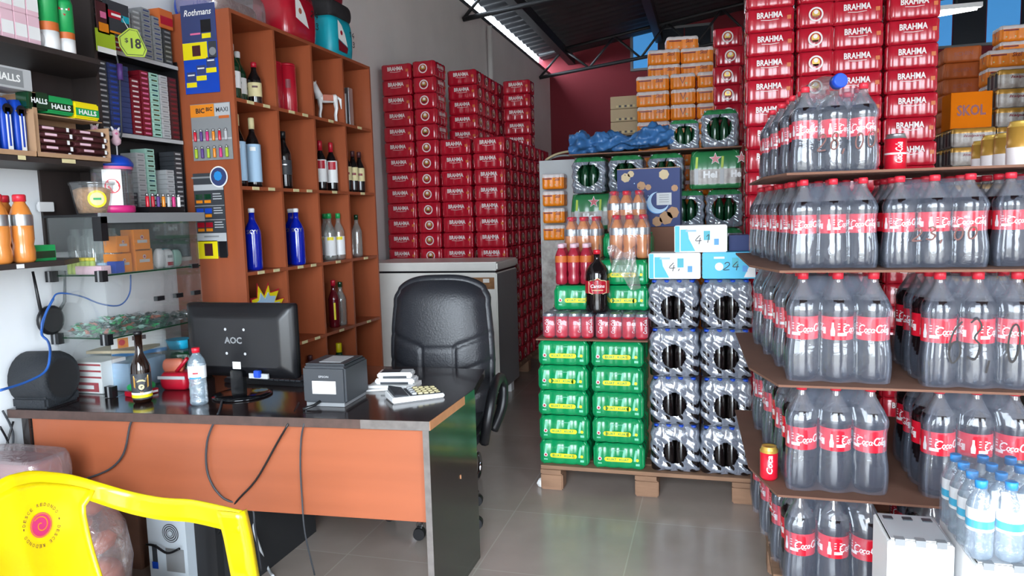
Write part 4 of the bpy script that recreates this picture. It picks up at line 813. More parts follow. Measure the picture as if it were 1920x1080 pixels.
# chrome footring seen at the desk corner
fr = tag(MB().tube([(.0,.055*math.cos(a), .075+.072*math.sin(a)) for a in [2*PI*k/20 for k in range(21)]], .012, 'chrome').box(-.01,.01,-.02,.02,.0,.02,'black').build('chrome_wheel', None, at(903, 905, z=.0)+Vector((-.04, .05, .0))), 'chrome ringed wheel standing behind the desk side panel', 'wheel')
# ---------------------------------------------------------------- under the desk
pc = T('computer_tower', 'grey computer tower showing its fan grille under the desk', 'computer', (-1.93, 2.55, 0), 0)
MB().box(-.16, .03, -.05, .35, 0, .30, 'pc_case').build('case', pc); f = plane((-.045,-.051,.205)); g2 = plane((-.045,-.052,.205)); q = MB().disc(.04, f, 'dark_grey', seg=24)
for r_ in (.034, .025, .016): q.disc(r_+.002, g2, 'pc_case', r0=r_-.002, seg=24)
q.disc(.011, plane((-.045,-.053,.205)), 'pc_case', seg=16).build('fan_grille', pc)
MB().rect(.09, .10, plane((-.03,-.051,.09)), 'grey').rect(.025, .08, plane((-.13,-.051,.11)), 'dark_grey').rect(.03, .03, plane((-.13,-.053,.06)), 'blue').build('port_panel', pc)
MB().tube(smooth([(-.16,-.06,.15), (-.1,-.08,.16), (-.04,-.08,.135), (.02,-.08,.16)]), .005, 'black').build('cable', pc)
pc.location = (at(312, 1000, y=2.35).x+.065, 2.40, 0)
bx = at(410, 1000, y=2.40); tag(MB().box(-.145, .12, 0, .5, .0, .46, 'black_matte').build('computer_tower_case', None, (bx.x+.02, 2.40, 0)), 'plain matte black computer tower beside the grey one under desk', 'computer')
wp = at(250, 962, y=2.4); tb = T('white_tub', 'white plastic tub under the desk beside the grey tower', 'tub', (wp.x-.04, 2.46, .30)); MB().lathe([(.09,0), (.10,.10)], 'white', seg=24).build('tub_body', tb)
tag(MB().box(-.30, .04, -.1, .12, .0, .295, 'cardboard_dark').build('cardboard_box', None, (wp.x-.02, 2.50, 0)), 'brown cardboard box under the white tub', 'box')
q = at(240, 930, y=2.5); soft_pack('purple_bundle', .34, .14, .10, 'pale_blue', 'bluish plastic bundle just under the desk front panel', 'bundle', (q.x, 2.55, .42), .1)
# bags of oranges-pink goods behind yellow chair
q = at(160, 1000, y=1.95); bg = T('produce_bag', 'clear plastic bag of orange-pink packets seen through the chair arm', 'bag', (q.x-.03, 1.97, .10)); bg.scale = (.8, .8, .80); rnd = random.Random(5)
for k in range(7):
    e = MB(); cx, cy_, cz = rnd.uniform(-.1,.06), rnd.uniform(-.05,.08), .08+.06*k; 
    e.lathe([(0,-.05), (.06,-.035), (.085,0), (.06,.04), (0,.05)], 'skin_pack', (cx, cy_, cz), seg=12, R=Matrix.Rotation(rnd.uniform(-.5,.5), 3, 'Y')); e.build('packet', bg)
MB().lathe([(.08,0), (.17,.06), (.19,.2), (.17,.36), (.10,.48), (.04,.54)], 'bag_film', seg=26).build('bag', bg); MB().box(-.15,.15,-.192,-.19,.2,.26,'red').build('band', bg) if 0 else None
tag(MB().box(-.18, .16, -.16, .16, 0, .1, 'cardboard').build('cardboard_box', None, (q.x, 1.98, 0), .1), 'tan cardboard box under the bag of orange-pink packets', 'box')
q = at(50, 885, y=2.02); soft_pack('pink_bundle', .36, .2, .14, 'bag_film', 'pink and white plastic bundle behind the chair back', 'bundle', (q.x-.02, 2.0, .50)); soft_pack('pink_cloth', .30, .16, .11, 'red_dark', 'red cloth inside the pink plastic bundle', 'cloth', (q.x-.02, 2.0, .51))
tag(MB().box(-.2, .2, -.14, .14, 0, .5, 'cardboard').build('cardboard_box', None, (q.x-.04, 2.0, 0)), 'tall cardboard box supporting the pink plastic bundle', 'box')
cable('power_cable', [at(0, 800, x=-2.70), at(15, 830, x=-2.70), at(8, 850, x=-2.70), at(25, 790, x=-2.70)], .004, 'black', 'black cable loop on the wall left of the desk')
cable('power_cable', [at(5, 770, x=-2.70), at(24, 810, x=-2.70), at(20, 850, x=-2.70), at(0, 865, x=-2.70)], .004, 'dark_grey', 'dark cable hanging on the wall beside the desk leg')
# ---------------------------------------------------------------- yellow plastic chair
yc_ = T('plastic_chair', 'bright yellow plastic armchair in the foreground', 'chair', (0,0,0))
RIM = [(-1.80,1.42,.812), (-1.803,1.48,.802), (-1.798,1.54,.778), (-1.785,1.60,.748), (-1.75,1.66,.705), (-1.68,1.70,.668), (-1.58,1.712,.653), (-1.48,1.713,.655), (-1.38,1.708,.648), (-1.30,1.70,.642)]
rim = smooth(RIM, 4); mir = lambda p: Vector((p[0], 2.84-p[1], p[2]))
full = [mir(p) for p in reversed(rim)] + [Vector(p) for p in rim[1:]]
def sol(o, th=.005): m = o.modifiers.new('thickness', 'SOLIDIFY'); m.thickness = th; m.offset = 0; return o
def nin(i):
    a, b = full[max(i-1,0)], full[min(i+1,len(full)-1)]; d = (b-a); d.z = 0; d.normalize(); return Vector((d.y, -d.x, 0))     # towards the inside
def bandf(a, b):
    "a along the rim; b: 0 outer lip, .35 lip edge, 1 lower edge of the inner band"
    i = int(round(a*(len(full)-1))); p = full[i]; n_ = nin(i)
    if b < .3: return p - n_*.022*(1-b/.3) + Vector((0,0,-.012*(1-b/.3)))
    if b < .55: return p + n_*.006*(b-.3)/.25
    return p + n_*(.006+.006*(b-.55)/.45) + Vector((0,0,-.062*(b-.55)/.45))
sol(MB().grid(bandf, len(full)-1, 9, 'chair_yellow').build('top_rail', yc_))
import bisect
def rz(y):
    y = abs(y-1.42)+1.42; L_ = [p for p in rim if p.x < -1.72]
    for p, q in zip(L_, L_[1:]):
        if p.y <= y <= q.y: t = (y-p.y)/(q.y-p.y+1e-9); return p.lerp(q, t)
    return L_[-1]
def panel(a, b):
    hwid = .185+.03*ss(.75, 1, b)-.012*(1-b); y = 1.42+(2*a-1)*hwid; r = rz(y); zt_ = r.z-.03
    z_ = .43+(zt_-.43)*b; return (r.x+.012+.05*(1-b)**2+.02*(1-b), y, z_)
sol(MB().grid(panel, 24, 20, 'chair_yellow').build('backrest', yc_))
for sg in (-1, 1): MB().tube([tuple(Vector(panel(.5+.5*sg, b/10))) for b in range(11)], .008, 'chair_yellow', 8).build('back_rib', yc_)
for sg in (1, -1):
    P_ = [(-1.30, .642), (-1.292, .56), (-1.285, .44), (-1.27, .2), (-1.25, 0)]
    def leg(a, b):
        i = b*4; k = min(int(i), 3); t = i-k; x = P_[k][0]+(P_[k+1][0]-P_[k][0])*t; z_ = P_[k][1]+(P_[k+1][1]-P_[k][1])*t; w_ = .036-.006*b
        if a <= .66: xx, yy = x-w_*2*(1-a/.66)*1.0, .279-.012*(1-b)
        else: xx, yy = x+.004, .279-.012*(1-b)-.001+.03*(a-.66)/.34
        return (xx, 1.42+sg*(yy+.02*b), z_)
    sol(MB().grid(leg, 6, 16, 'chair_yellow').build('front_leg', yc_), .006)
    MB().hull([(-1.86, 1.42+sg*.22, 0), (-1.81, 1.42+sg*.22, 0), (-1.81, 1.42+sg*.26, 0), (-1.86, 1.42+sg*.26, 0)], [(-1.75, 1.42+sg*.15, .44), (-1.69, 1.42+sg*.15, .44), (-1.69, 1.42+sg*.2, .44), (-1.75, 1.42+sg*.2, .44)], 'chair_yellow').build('rear_leg', yc_)
sol(MB().grid(lambda a, b: (-1.73+.46*a, 1.42+(b-.5)*(.40+.14*a), .43+.015*a-.02*math.sin(PI*a)*math.sin(PI*b)-.03*ss(.93,1,a)), 16, 16, 'chair_yellow').build('seat', yc_))
lc = Vector((0, 1.475, .655)); off = .007
def lf(a, b):
    y = lc.y+a; z_ = lc.z+b; bb_ = (z_-.43)/(rz(y).z-.03-.43); r = rz(y); return Vector((r.x+.012+.05*(1-bb_)**2+.02*(1-bb_)+off, y, z_))
lg = MB().disc(.033, lf, 'magenta', seg=28)
off = .0075; lg.disc(.031, lf, 'orange', r0=.029, seg=28); off = .008
lg.stroke([( (.004+.0028*t)*math.cos(t*1.0+1), (.004+.0028*t)*math.sin(t*1.0+1)) for t in [k*.4 for k in range(20)]], .003, lf, 'orange')
tx = 'DESCE REDONDO ' + chr(8226) + ' '; tx = (tx*2)[:-1]
for k, ch_ in enumerate(tx):
    if ch_ == ' ': continue
    a = PI/2-2*PI*k/len(tx)+1.2; r_ = .054; lg.text(ch_, .007, .009 if ch_ != chr(8226) else .004, lf, 'ink_brown', (r_*math.cos(a), r_*math.sin(a)), rot=a-PI/2)
lg.build('round_logo', yc_)
# ---------------------------------------------------------------- wrapped packs
def outline(W_, D_, nx, ny, r, a, ins, k=4):
    W2, D2 = W_/2, D_/2; out = []
    def side(L, n, f):
        pts = []
        for i in range(n*k+1):
            s_ = i/(n*k)*L; b = a*(1-abs(math.sin(PI*s_/(L/n))))
            if s_ < r or s_ > L-r: b = 0
            if r <= s_ <= L-r or True:
                e = 0
                if s_ < r: e = r*(1-math.cos((1-s_/r)*PI/2))*.6
                elif s_ > L-r: e = r*(1-math.cos((1-(L-s_)/r)*PI/2))*.6
                pts.append(f(min(max(s_, r*.35), L-r*.35), ins+b+e))
        return pts
    out += side(W_, nx, lambda s_, d: (-W2+s_, -D2+d)); out += side(D_, ny, lambda s_, d: (W2-d, -D2+s_))
    out += side(W_, nx, lambda s_, d: (W2-s_, D2-d)); out += side(D_, ny, lambda s_, d: (-W2+d, D2-s_))
    return [p for i, p in enumerate(out) if i == 0 or (abs(p[0]-out[i-1][0])+abs(p[1]-out[i-1][1])) > 1e-5]
def wrap_mb(W_, D_, nx, ny, prof, r=.03, a=.006, k=4):
    "prof: (z, inset, mat); bottom up; closed solid"
    mb = MB(); rings = [[(x, y, z) for x, y in outline(W_, D_, nx, ny, r, a, ins, k)] for z, ins, _ in prof]
    n = min(len(q) for q in rings); rings = [q[:n] for q in rings]
    return mb.loft(rings, [p[2] for p in prof[:-1]])
def can_prof(h, m, top=None, tz=.75): 
    P_ = [(0, .014, m), (.008, .003, m), (.02, 0, m), (h*.5, .0015, m)]
    if top: P_ += [(h*tz, 0, m), (h*tz+.001, 0, top)]
    return P_ + [(h-.014, .0, top or m), (h-.004, .006, top or m), (h, .016, top or m)]
HB, WB, DB = .1325, .283, .215
def emblem(mb, f, g):
    mb.disc(.040, f, 'beer_white', (0,.0), r0=.031, seg=22).disc(.022, g, 'gold', (0,.004), seg=18).disc(.012, lambda a, b: g(a, b)+(g(0,0)-f(0,0)), 'beer_white', (0,.012), seg=14).rect(.034, .014, g, 'red_dark', (0,-.014))
def fr(d, z0): return plane((0,-d/2-.0012,z0)), plane((0,-d/2-.0022,z0))
def brahma():
    mb = wrap_mb(WB-.004, DB-.006, 4, 3, can_prof(HB-.001, 'red_pack'))
    for s_ in (1, -1):
        y = s_*(DB-.006)/2; f = plane((0,-y-.0012*s_,HB*.5), (s_,0,0)); g = plane((0,-y-.0022*s_,HB*.5), (s_,0,0))
        mb.text('BRAHMA', .145, .034, f, 'beer_white', (0,.024), bold=.03); mb.stroke([(-.05,-.002), (0,-.006), (.05,-.002)], .003, f, 'beer_white'); mb.rect(.022, .022, f, 'orange_mark', (.108,.004))
        x = s_*(WB-.004)/2; emblem(mb, plane((x+.0012*s_,0,HB*.5), (0,s_,0)), plane((x+.0022*s_,0,HB*.5), (0,s_,0)))
    return tag(mb.build('beer_pack'), 'x', 'beer pack')
bp = brahma(); rnd = random.Random(11)
def jit(a=.004): return rnd.uniform(-a, a)
def column(src, x, y, z0, n, hp, rz, lab, group, ja=.004, first=0):
    for i in range(n):
        k = n-1-i
        if i < first: continue
        dup(src, (x+jit(ja), y+jit(ja), z0+i*hp), rz+jit(.02), lab % fromtop(k), group)
G1 = 'red beer packs of the pile behind the freezer'; G2 = 'red beer packs of the tower behind the cola'
def pallet(name, x0, x1, y0, y1, h, label, rz=0):
    t = T(name, label, 'pallet', ((x0+x1)/2, (y0+y1)/2, 0), rz); w, d = (x1-x0)/2, (y1-y0)/2
    for k in range(7): a = -d + 2*d*k/7; MB().box(-w, w, a+.01, a+2*d/7-.01, h-.02, h, 'pallet_wood').build('board', t)
    for x in (-w, -.045, w-.11):
        MB().box(x, x+.11, -d, d, h-.042, h-.0205, 'pallet_wood').build('stringer', t)
        for y in (-d, -.05, d-.1): MB().box(x-.0, x+.12, y, y+.1, 0, h-.0425, 'pallet_wood').build('block', t, bev=.006)
    return t
Y0 = 5.85; ZB = .14; yc0 = Y0+DB/2
tag(pallet('wooden_pallet', -2.78, -1.68, Y0-.02, Y0+1.3, ZB, 'wooden pallet under the red pile behind the freezer'))
column(bp, -2.635, yc0, ZB, 20, HB, 0, 'red beer pack, %s, leftmost front column behind freezer', G1)
column(bp, -2.375, yc0+.03, ZB, 20, HB+.0003, PI/2, 'red beer pack with emblem, %s, second front column behind freezer', G1)
column(bp, -2.12, yc0, ZB, 15, HB, 0, 'red beer pack, %s, third front column behind freezer', G1)
column(bp, -1.82, yc0, ZB, 15, HB, 0, 'red beer pack, %s, right corner column behind freezer', G1)
for d in range(1, 7): column(bp, -1.82, yc0+d*.217, ZB, 15, HB, 0, 'red beer pack, %%s, aisle side, %s column behind the corner' % nth(d-1), G1)
zt15 = ZB+15*HB
for d in range(5): column(bp, -2.20, 6.42+d*.217, zt15, 5, HB, 0, 'red beer pack, %%s, raised middle block, %s row back' % nth(d), G1)
column(bp, -1.87, 7.10, zt15, 5, HB, 0, 'red beer pack, %s, raised right column at far end', G1)
column(bp, -2.45, 6.25, ZB+18*HB, 2, HB, PI/2, 'red beer pack with emblem, %s, behind the tallest column', G1) if 0 else None
# the rest of the pile, past what can be singled out
st = MB(); src = wrap_mb(WB-.004, DB-.006, 4, 3, can_prof(HB-.001, 'red_pack'), k=2)
def add(st, src, x, y, z):
    n = len(st.v); st.v += [(a+x, b+y, c+z) for a, b, c in src.v]; st.f += [tuple(i+n for i in f) for f in src.f]; st.m += src.m; st.s += src.s
for d in range(7, 13):
    for i in range(13 if d > 7 else 15): add(st, src, -1.82, yc0+d*.217, ZB+i*HB)
for d in range(1, 7):
    for i in (12, 13, 14): add(st, src, -2.12, yc0+.02+d*.217, ZB+i*HB)
    for i in range(0, 12, 1): add(st, src, -2.12, yc0+.02+d*.217, ZB+i*HB) if d in (1, 6) else None
tag(st.build('beer_pack_pile'), 'far dark part of the red beer pack pile along the aisle', 'beer packs', G1, 'stuff')
# tower behind the cola
YR = 4.32; HR = .1275
s1 = HR/HB
pallet('wooden_pallet', .17, 1.16, YR-.01, YR+1.1, .14, 'wooden pallet under the red tower behind the cola')
def rcol(x, y, rz, lab, n=21, first=0, ja=.004):
    for i in range(first, n): 
        o = dup(bp, (x+jit(ja)+(.012 if i < 11 and x > .9 else 0), y+jit(ja), .14+i*HR), rz+jit(.025), lab % fromtop(n-1-i), G2); o.scale = (.925, .925, s1)
rcol(.302, YR+.11, 0, 'red beer pack, %s, first column of the tower behind cola')
rcol(.535, YR+.13, PI/2, 'red beer pack with emblem, %s, second column behind cola')
rcol(.745, YR+.11, 0, 'red beer pack, %s, third column of the tower behind cola')
rcol(1.015, YR+.11, 0, 'red beer pack, %s, fourth column of the tower behind cola')
for d in range(2): rcol(.10+.03*d, 5.35+.25*d, PI/2, 'glossy red beer pack, %%s, %s column behind the green packs' % ('near', 'far')[d], 20, 0, .012)
# ---------------------------------------------------------------- freezer
fz = T('chest_freezer', 'old white chest freezer with worn corner and rust mark', 'freezer', (0,0,0)); FX0, FX1, FY0_, FY1_ = -2.70, -1.585, 5.22, 5.80
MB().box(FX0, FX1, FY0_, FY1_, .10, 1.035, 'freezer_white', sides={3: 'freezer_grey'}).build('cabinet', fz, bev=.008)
MB().box(FX0+.01, FX1-.012, FY0_+.01, FY1_-.01, 1.035, 1.052, 'black').build('seal', fz)
MB().box(FX0-.01, FX1+.01, FY0_-.015, FY1_+.01, 1.052, 1.118, 'freezer_white').build('lid', fz, bev=.012)
f = plane((0, FY0_-.0015, 0)); MB().rect(.19, .09, f, 'rust', (-1.70, .955)).rect(.05, .03, plane((0,FY0_-.003,0)), 'freezer_white', (-1.67,.975)).build('worn_label', fz); MB().rect(.15, .05, f, 'cream', (-1.72, .30)).disc(.008, plane((0,FY0_-.003,0)), 'rust', (-1.67,.31)).build('rust_mark', fz)
for x in (FX0+.08, FX1-.08):
    for y in (FY0_+.08, FY1_-.08): MB().box(x-.04, x+.04, y-.04, y+.04, .0, .10, 'black' if y < 5.4 else 'white').build('foot', fz)
# ---------------------------------------------------------------- green drink packs, cans, silver packs on the near pallet
pallet('wooden_pallet', -.89, .20, 3.63, 4.42, .13, 'worn wooden pallet carrying the green and silver packs', .0)
HK, WK, DK = .1335, .272, .21
def kuat():
    mb = wrap_mb(WK, DK-.004, 4, 3, [(0,.02,'green_pack'),(.006,.006,'green_pack'),(.02,0,'green_pack'),(HK*.55,.001,'green_pack'),(HK-.03,0,'green_pack'),(HK-.010,.012,'green_pack'),(HK-.001,.02,'green_pack')], a=.009, k=5)
    for s_ in (1, -1):
        y = s_*(DK-.004)/2; f = plane((0,-y-.0015*s_,HK*.5), (s_,0,0)); g = plane((0,-y-.0025*s_,HK*.5), (s_,0,0)); h3 = plane((0,-y-.0032*s_,HK*.5), (s_,0,0))
        for x0 in (-.10, -.035, .025, .085): mb.stroke([(x0,-.02), (x0+.004,.015), (x0+.010,.04)], .012, f, 'green_light')
        mb.rect(.12, .024, g, 'yellow', (0,-.013)); mb.disc(.012, g, 'yellow', (.06,-.013)); mb.disc(.012, g, 'yellow', (-.06,-.013)); mb.text('KUAT', .05, .013, h3, 'green', (-.034,-.013), bold=.03); mb.text('KUAT', .05, .013, h3, 'green', (.03,-.013), bold=.03)
        mb.disc(.010, g, 'beer_white', (-.096,-.012)).disc(.006, h3, 'red', (-.096,-.012), seg=10).disc(.008, g, 'yellow', (.098,-.012)); mb.text('guarana', .06, .008, g, 'green_light', (0,.034)); mb.rect(.02, .006, g, 'green_light', (-.096,-.036)).rect(.02, .012, g, 'green_light', (.1,-.036))
    return tag(mb.build('guarana_pack'), 'x', 'soft drink pack')
kp = kuat(); G3 = 'green guarana packs on the near pallet'
for row in range(2):
    for c_, x in enumerate((-.765, -.478)):
        for i in range(5): dup(kp, (x+jit(), 3.75+row*.212+jit(.003)+.0, .131+i*.135), jit(.02), 'green guarana pack, %s, %s column, %s row' % (fromtop(4-i), ('left', 'right')[c_], ('front', 'back')[row]), G3)
tag(MB().box(-.90, -.32, 3.64, 4.08, .806, .814, 'cardboard_dark').build('cardboard_sheet'), 'brown cardboard sheet on top of the lower green packs', 'cardboard')
def can(name, body, band=None, h=.122, r=.033, top='silver', rim='silver', txt=None, tcol='paper', a0=-PI/2, cat='can'):
    t = T(name, 'x', cat); mb = MB().lathe([(r*.78,0), (r,.010), (r,h-.016)], body, seg=20)
    if band: mb.lathe([(r+.0006, h*band[1]), (r+.0006, h*band[2])], band[0], seg=20, caps=False)
    if txt: mb.text(txt, h*.55, r*.7, lambda a, b: cyl((0,0,h*.5), r+.0014, a0)(-b, a), tcol, shear=.2, bold=.02)
    mb.build('can_body', t); MB().lathe([(r,h-.016), (r*.82,h-.003), (r*.84,h), (r*.76,h-.003), (0,h-.004)], rim, seg=20, caps=False).build('lid', t); return t
cp = T('cola_can_pack', 'x', 'can pack'); cc0 = can('can', 'coke_red', ('coke_red', .1, .2), txt='Coca-Cola', a0=-PI/2-.2, h=.13)
for k in list(cc0.keys()): del cc0[k]
cc0.parent = cp; cc0.location = (-.102, -.034, 0)
def sub(o, par, loc, rz=0):
    c = copy_tree0(o, par); c.location = loc; c.rotation_euler = (0, 0, rz); return c
def copy_tree0(o, par):
    c = o.copy(); C.objects.link(c); c.parent = par
    for ch in list(o.children): copy_tree0(ch, c)
    return c
for j in range(2):
    for i in range(4):
        if i or j: sub(cc0, cp, (-.102+.068*i, -.034+.068*j, 0), rnd.uniform(-1.2, 1.2))
wrap = wrap_mb(.277, .140, 4, 2, [(0,.02,'film_clear'),(.01,.0,'film_clear'),(.122,0,'film_clear'),(.132,.02,'film_clear')], a=.008).build('film_wrap', cp)
for row in range(2):
    for i, x in enumerate((-.737, -.455)): dup(cp, (x, 3.73+row*.145, .815), jit(.02), 'film-wrapped pack of red cola cans, %s, %s row' % (('left', 'right')[i], ('front', 'back')[row]), 'red cola can packs between the green packs')
zc = .815+.134
for x, y, z, l in ((-.70, 3.86, zc, 'green guarana pack above the red cans, behind the dark bottle, left'), (-.455, 3.86, zc, 'green guarana pack above the red cans, lower right'), (-.455, 3.865, zc+.135, 'green guarana pack topmost at the right under the orange bottles')):
    o = dup(kp, (x, y, z), jit(.02), l, G3); o.scale = (.97, .85, .99)
for k in range(3): o = dup(kp, (-.46, 4.10, zc+.1335*k), 0, 'green guarana pack hidden behind the orange bottles, %s from bottom' % nth(k), G3)
tag(MB().box(-.88, -.30, 4.0, 4.22, .12, zc-.001, 'cardboard').build('cardboard_carton'), 'tall carton behind the green guarana packs', 'carton')
# silver film packs
def hole_pack(name, W_, D_, Hh, nx, ny, bmat, fmat, topmat=None, hole=.07, hz=.45, capm='silver', hb=None, sides=('y',), cat='beer pack', rb=None):
    t = T(name, 'x', cat); r = rb or (W_/nx/2*.96); hb = hb or Hh-.006; b0 = T('bottle', None, None); b0.parent = t
    MB().lathe([(r*.85,0), (r,.006), (r,hb*.5), (r*.9,hb*.6), (r*.42,hb*.76), (r*.40,hb*.95)], bmat, seg=14).build('bottle_body', b0); MB().lathe([(r*.46,hb*.95), (r*.46,hb)], capm, seg=10).build('cap', b0)
    first = True
    for j in range(ny):
        for i in range(nx):
            loc = (-W_/2+W_*(i+.5)/nx, -D_/2+D_*(j+.5)/ny, .002)
            if first: b0.location = loc; first = False
            else: sub(b0, t, loc)
    ol = outline(W_, D_, nx, ny, .03, .005, 0, 14)
    zs = [0, .012, .03] + [Hh*(.15+.026*q) for q in range(25)] + [Hh*.86, Hh*.93, Hh*.985, Hh]; insets = [.012, .002, 0] + [0]*25 + [.006, .014, .026, .045]
    mb = MB(); rings = []
    rr = random.Random(len(name))
    for z, ins in zip(zs, insets):
        rings.append([(x*(1-2*ins/W_)+.004*math.sin(23*z/Hh+x*60)*(0 < z < Hh), y*(1-2*ins/D_)+.004*math.sin(31*z/Hh+x*80), z) for x, y in ol])
    n = len(mb.v); k = len(ol)
    for q in rings: mb.v += q
    for i in range(len(zs)-1):
        for a in range(k):
            b = (a+1) % k; x, y, z = rings[i][a]; zm = (zs[i]+zs[i+1])/2; xm = (rings[i][a][0]+rings[i][b][0])/2; ym = (rings[i][a][1]+rings[i][b][1])/2
            if abs(y) > D_/2-.02 and (xm/hole)**2 + ((zm-Hh*hz)/hole)**2 < 1: continue
            mb.face((n+i*k+a, n+i*k+b, n+(i+1)*k+b, n+(i+1)*k+a), (topmat if topmat and i >= len(zs)-4 else fmat), True)
    mb.face([n+(len(zs)-1)*k+a for a in range(k)], topmat or fmat); mb.build('film_wrap', t); return t
sp_ = hole_pack('silver_bottle_pack', .245, .245, .245, 4, 4, 'bottle_black', 'film_wrinkled', hole=.06, hz=.42, capm='blue')
G4 = 'silver film bottle packs on the near pallet'
for c_, x in enumerate((-.193, .063)):
    for i in range(4): dup(sp_, (x+jit(), 3.78, .135+i*.2475), jit(.03), 'silver film pack of dark bottles, %s, %s column' % (fromtop(3-i), ('left', 'right')[c_]), G4)
def tissue(x0, x1, z0, z1, y, col, label, price, flip):
    w, h = x1-x0, z1-z0; t = T('tissue_box', label, 'box', ((x0+x1)/2, y+.085, z0), jit(.02)); MB().box(-w/2, w/2, -.085, .085, 0, h, col).build('carton', t, bev=.004)
    q = MB(); f = plane((0,-.0862,h/2)); g = plane((0,-.0872,h/2)); q.rect(.022, h*.96, f, 'cyan', (-w/2+.014, 0)); q.poly([(-w/2+.03, h*.35), (-w/2+.03, -h*.45), (-w*.1, -h*.45), (-w*.22, 0), (-w*.25, h*.35)], f, 'cyan')
    q.rect(.03, .045, g, 'teal', (w*.12, h*.12)); q.rect(.022, .03, g, 'blue_light', (w*.3, -h*.12)); q.rect(.05, .01, g, 'white' if col != 'white' else 'pale_blue', (-w*.18, h*.3))
    if flip: q.poly([(w*.5-.002, h*.45), (w*.5-.002, -h*.45), (w*.28, -h*.45)][::-1], f, 'white'); q.disc(.02, g, 'white', (-w*.18, -.005))
    scrawl(q, price, w*.34, h*.3, lambda a, b: g(a, b)+Vector((0,-.0006,0)), 'ink', (w*.05, -h*.02), .0035); q.build('printed_front', t)
tissue(-.312, -.060, 1.127, 1.255, 3.65, 'white', 'white and cyan carton on the left silver stack', '4,', False); tissue(-.052, .198, 1.127, 1.256, 3.65, 'cyan', 'cyan carton with white corner on the right silver stack', '24', True); tissue(-.185, .066, 1.257, 1.39, 3.66, 'white', 'white and cyan carton topmost, bridging the two below', '41', False)
tag(MB().box(.075, .17, 3.75, 3.9, 1.257, 1.335, 'navy').build('navy_carton'), 'small navy carton behind the top white and cyan carton', 'carton')
# dark bottle and red drink bottles
wv = bottle('wine_jug', .325, .064, .017, 'bottle_black', 'coke_red', None, hcap=.07, shoulder=.72)
q = MB(); P_ = [(-.052,.03),(-.04,.036),(-.02,.038),(0,.05),(.02,.038),(.04,.036),(.052,.03),(.052,-.03),(.03,-.036),(0,-.038),(-.03,-.036),(-.052,-.03)]
q.lathe([(.0645,.10),(.0645,.165)], 'red', seg=20, caps=False); q.poly(P_[::-1], cyl((0,0,.133), .0655, -1.4), 'cream'); q.poly([(a*.92, b*.9) for a, b in P_][::-1], cyl((0,0,.133), .0665, -1.4), 'red'); q.text('Cantina', .075, .018, cyl((0,0,.14), .068, -1.4), 'paper', shear=.2); q.rect(.06, .004, cyl((0,0,.118), .068, -1.4), 'cream', n=6); q.build('label', wv)
dup(wv, (-.585, 3.735, zc), 0, 'dark wine jug with red label and red cap before green packs')
rj = juice_bottle('red_drink_bottle', 'juice_red', .95, 'pale_pink', 'orange_mark')
for k in range(3):
    for j in range(2): dup(rj, (-.795+k*.068, 3.83+j*.07, zc+.136), rnd.random(), 'red drink bottle, %s from left, %s row, above left green pack' % (nth(k), ('front', 'rear')[j]), 'red drink bottles beside the dark jug')
def jpack(x, y, z, label, n=3):
    t = T('orange_drink_pack', label, 'drink pack', (x, y, z), jit(.03), 'orange drink packs on the near pallet')
    for i in range(n):
        for j in range(2):
            b = copy_tree0(jb, t); b.location = (-.07*(n-1)/2+.07*i, -.035+.07*j, 0); b.rotation_euler = (0,0,rnd.random()); b.scale = (.93, .93, .93)
            for kk in list(b.keys()): del b[kk]
            b.name = 'bottle'
    w = .07*n; wrap_mb(w+.006, .146, n, 2, [(0,.012,'film_clear'),(.01,.0,'film_clear'),(.17,0,'film_clear'),(.22,.022,'film_clear'),(.228,.03,'film_clear')], a=.006).build('film_wrap', t)
jpack(-.43, 3.90, zc+.27, 'pack of orange drink bottles, nearest, on the right green packs'); jpack(-.47, 4.12, 1.352, 'pack of orange drink bottles, highest, before the blue carton'); jpack(-.70, 4.03, zc+.14+.125, 'pack of pale orange drink bottles behind the dark wine jug')
tag(MB().box(-.80, -.60, 3.97, 4.09, zc, zc+.262, 'cardboard').build('cardboard_carton'), 'plain carton under the pale orange drink pack', 'carton')
bgp = tag(MB().grid(lambda a, b: (-.53+.14*a+.03*b, 3.72+.02*math.sin(9*a+5*b), zc+.33-.22*b*(.6+.4*a)+.02*math.sin(7*a)), 12, 12, 'bag_film').build('plastic_film'), 'loose clear plastic film hanging beside the dark jug cap', 'plastic film')
# blue carton with moon
bc = T('moon_carton', 'dark blue carton with crescent moon and tan patches', 'carton', (-.365, 4.42, .0)); 
MB().box(-.18, .18, -.13, .13, 1.375, 1.712, 'navy').box(-.18, .18, -.13, .13, 1.712, 1.716, 'cardboard').build('box_body', bc); f = plane((0,-.1312,1.545)); g = plane((0,-.132,1.545)); h3 = plane((0,-.1328,1.545))
q = MB().disc(.062, g, 'pale_blue', (.055,-.03), seg=28).disc(.052, h3, 'navy', (.068,-.018), seg=28).rect(.085, .07, plane((0,-.1336,1.545)), 'light_grey', (.09,-.01)); q.disc(.06, f, 'blue_light', (.05,-.035), seg=24)
for k in range(4): q.rect(.055, .004, plane((0,-.1342,1.545)), 'grey', (.09, .012-.013*k))
for a, b, r_ in ((-.13,.12,.028), (-.10,.14,.02), (.09,.13,.03), (-.04,.07,.026), (.0,.06,.018), (.15,.05,.02), (.1,-.12,.04), (.14,-.09,.035), (.05,-.14,.03)): q.disc(r_, f, 'cardboard' if b < .12 else 'beige', (a, b), seg=7)
for k in range(12): q.disc(.004, f, 'pale_blue', (-.16+.32*((k*7) % 12)/12, -.14+.3*((k*5) % 12)/12), seg=4)
q.text('ega', .07, .022, g, 'pale_blue', (-.04,-.03), shear=.3); q.build('printed_front', bc)
tag(MB().box(-.55, -.18, 4.3, 4.54, .12, 1.373, 'cardboard_dark').build('cardboard_carton'), 'tall brown carton under the blue moon carton', 'carton')
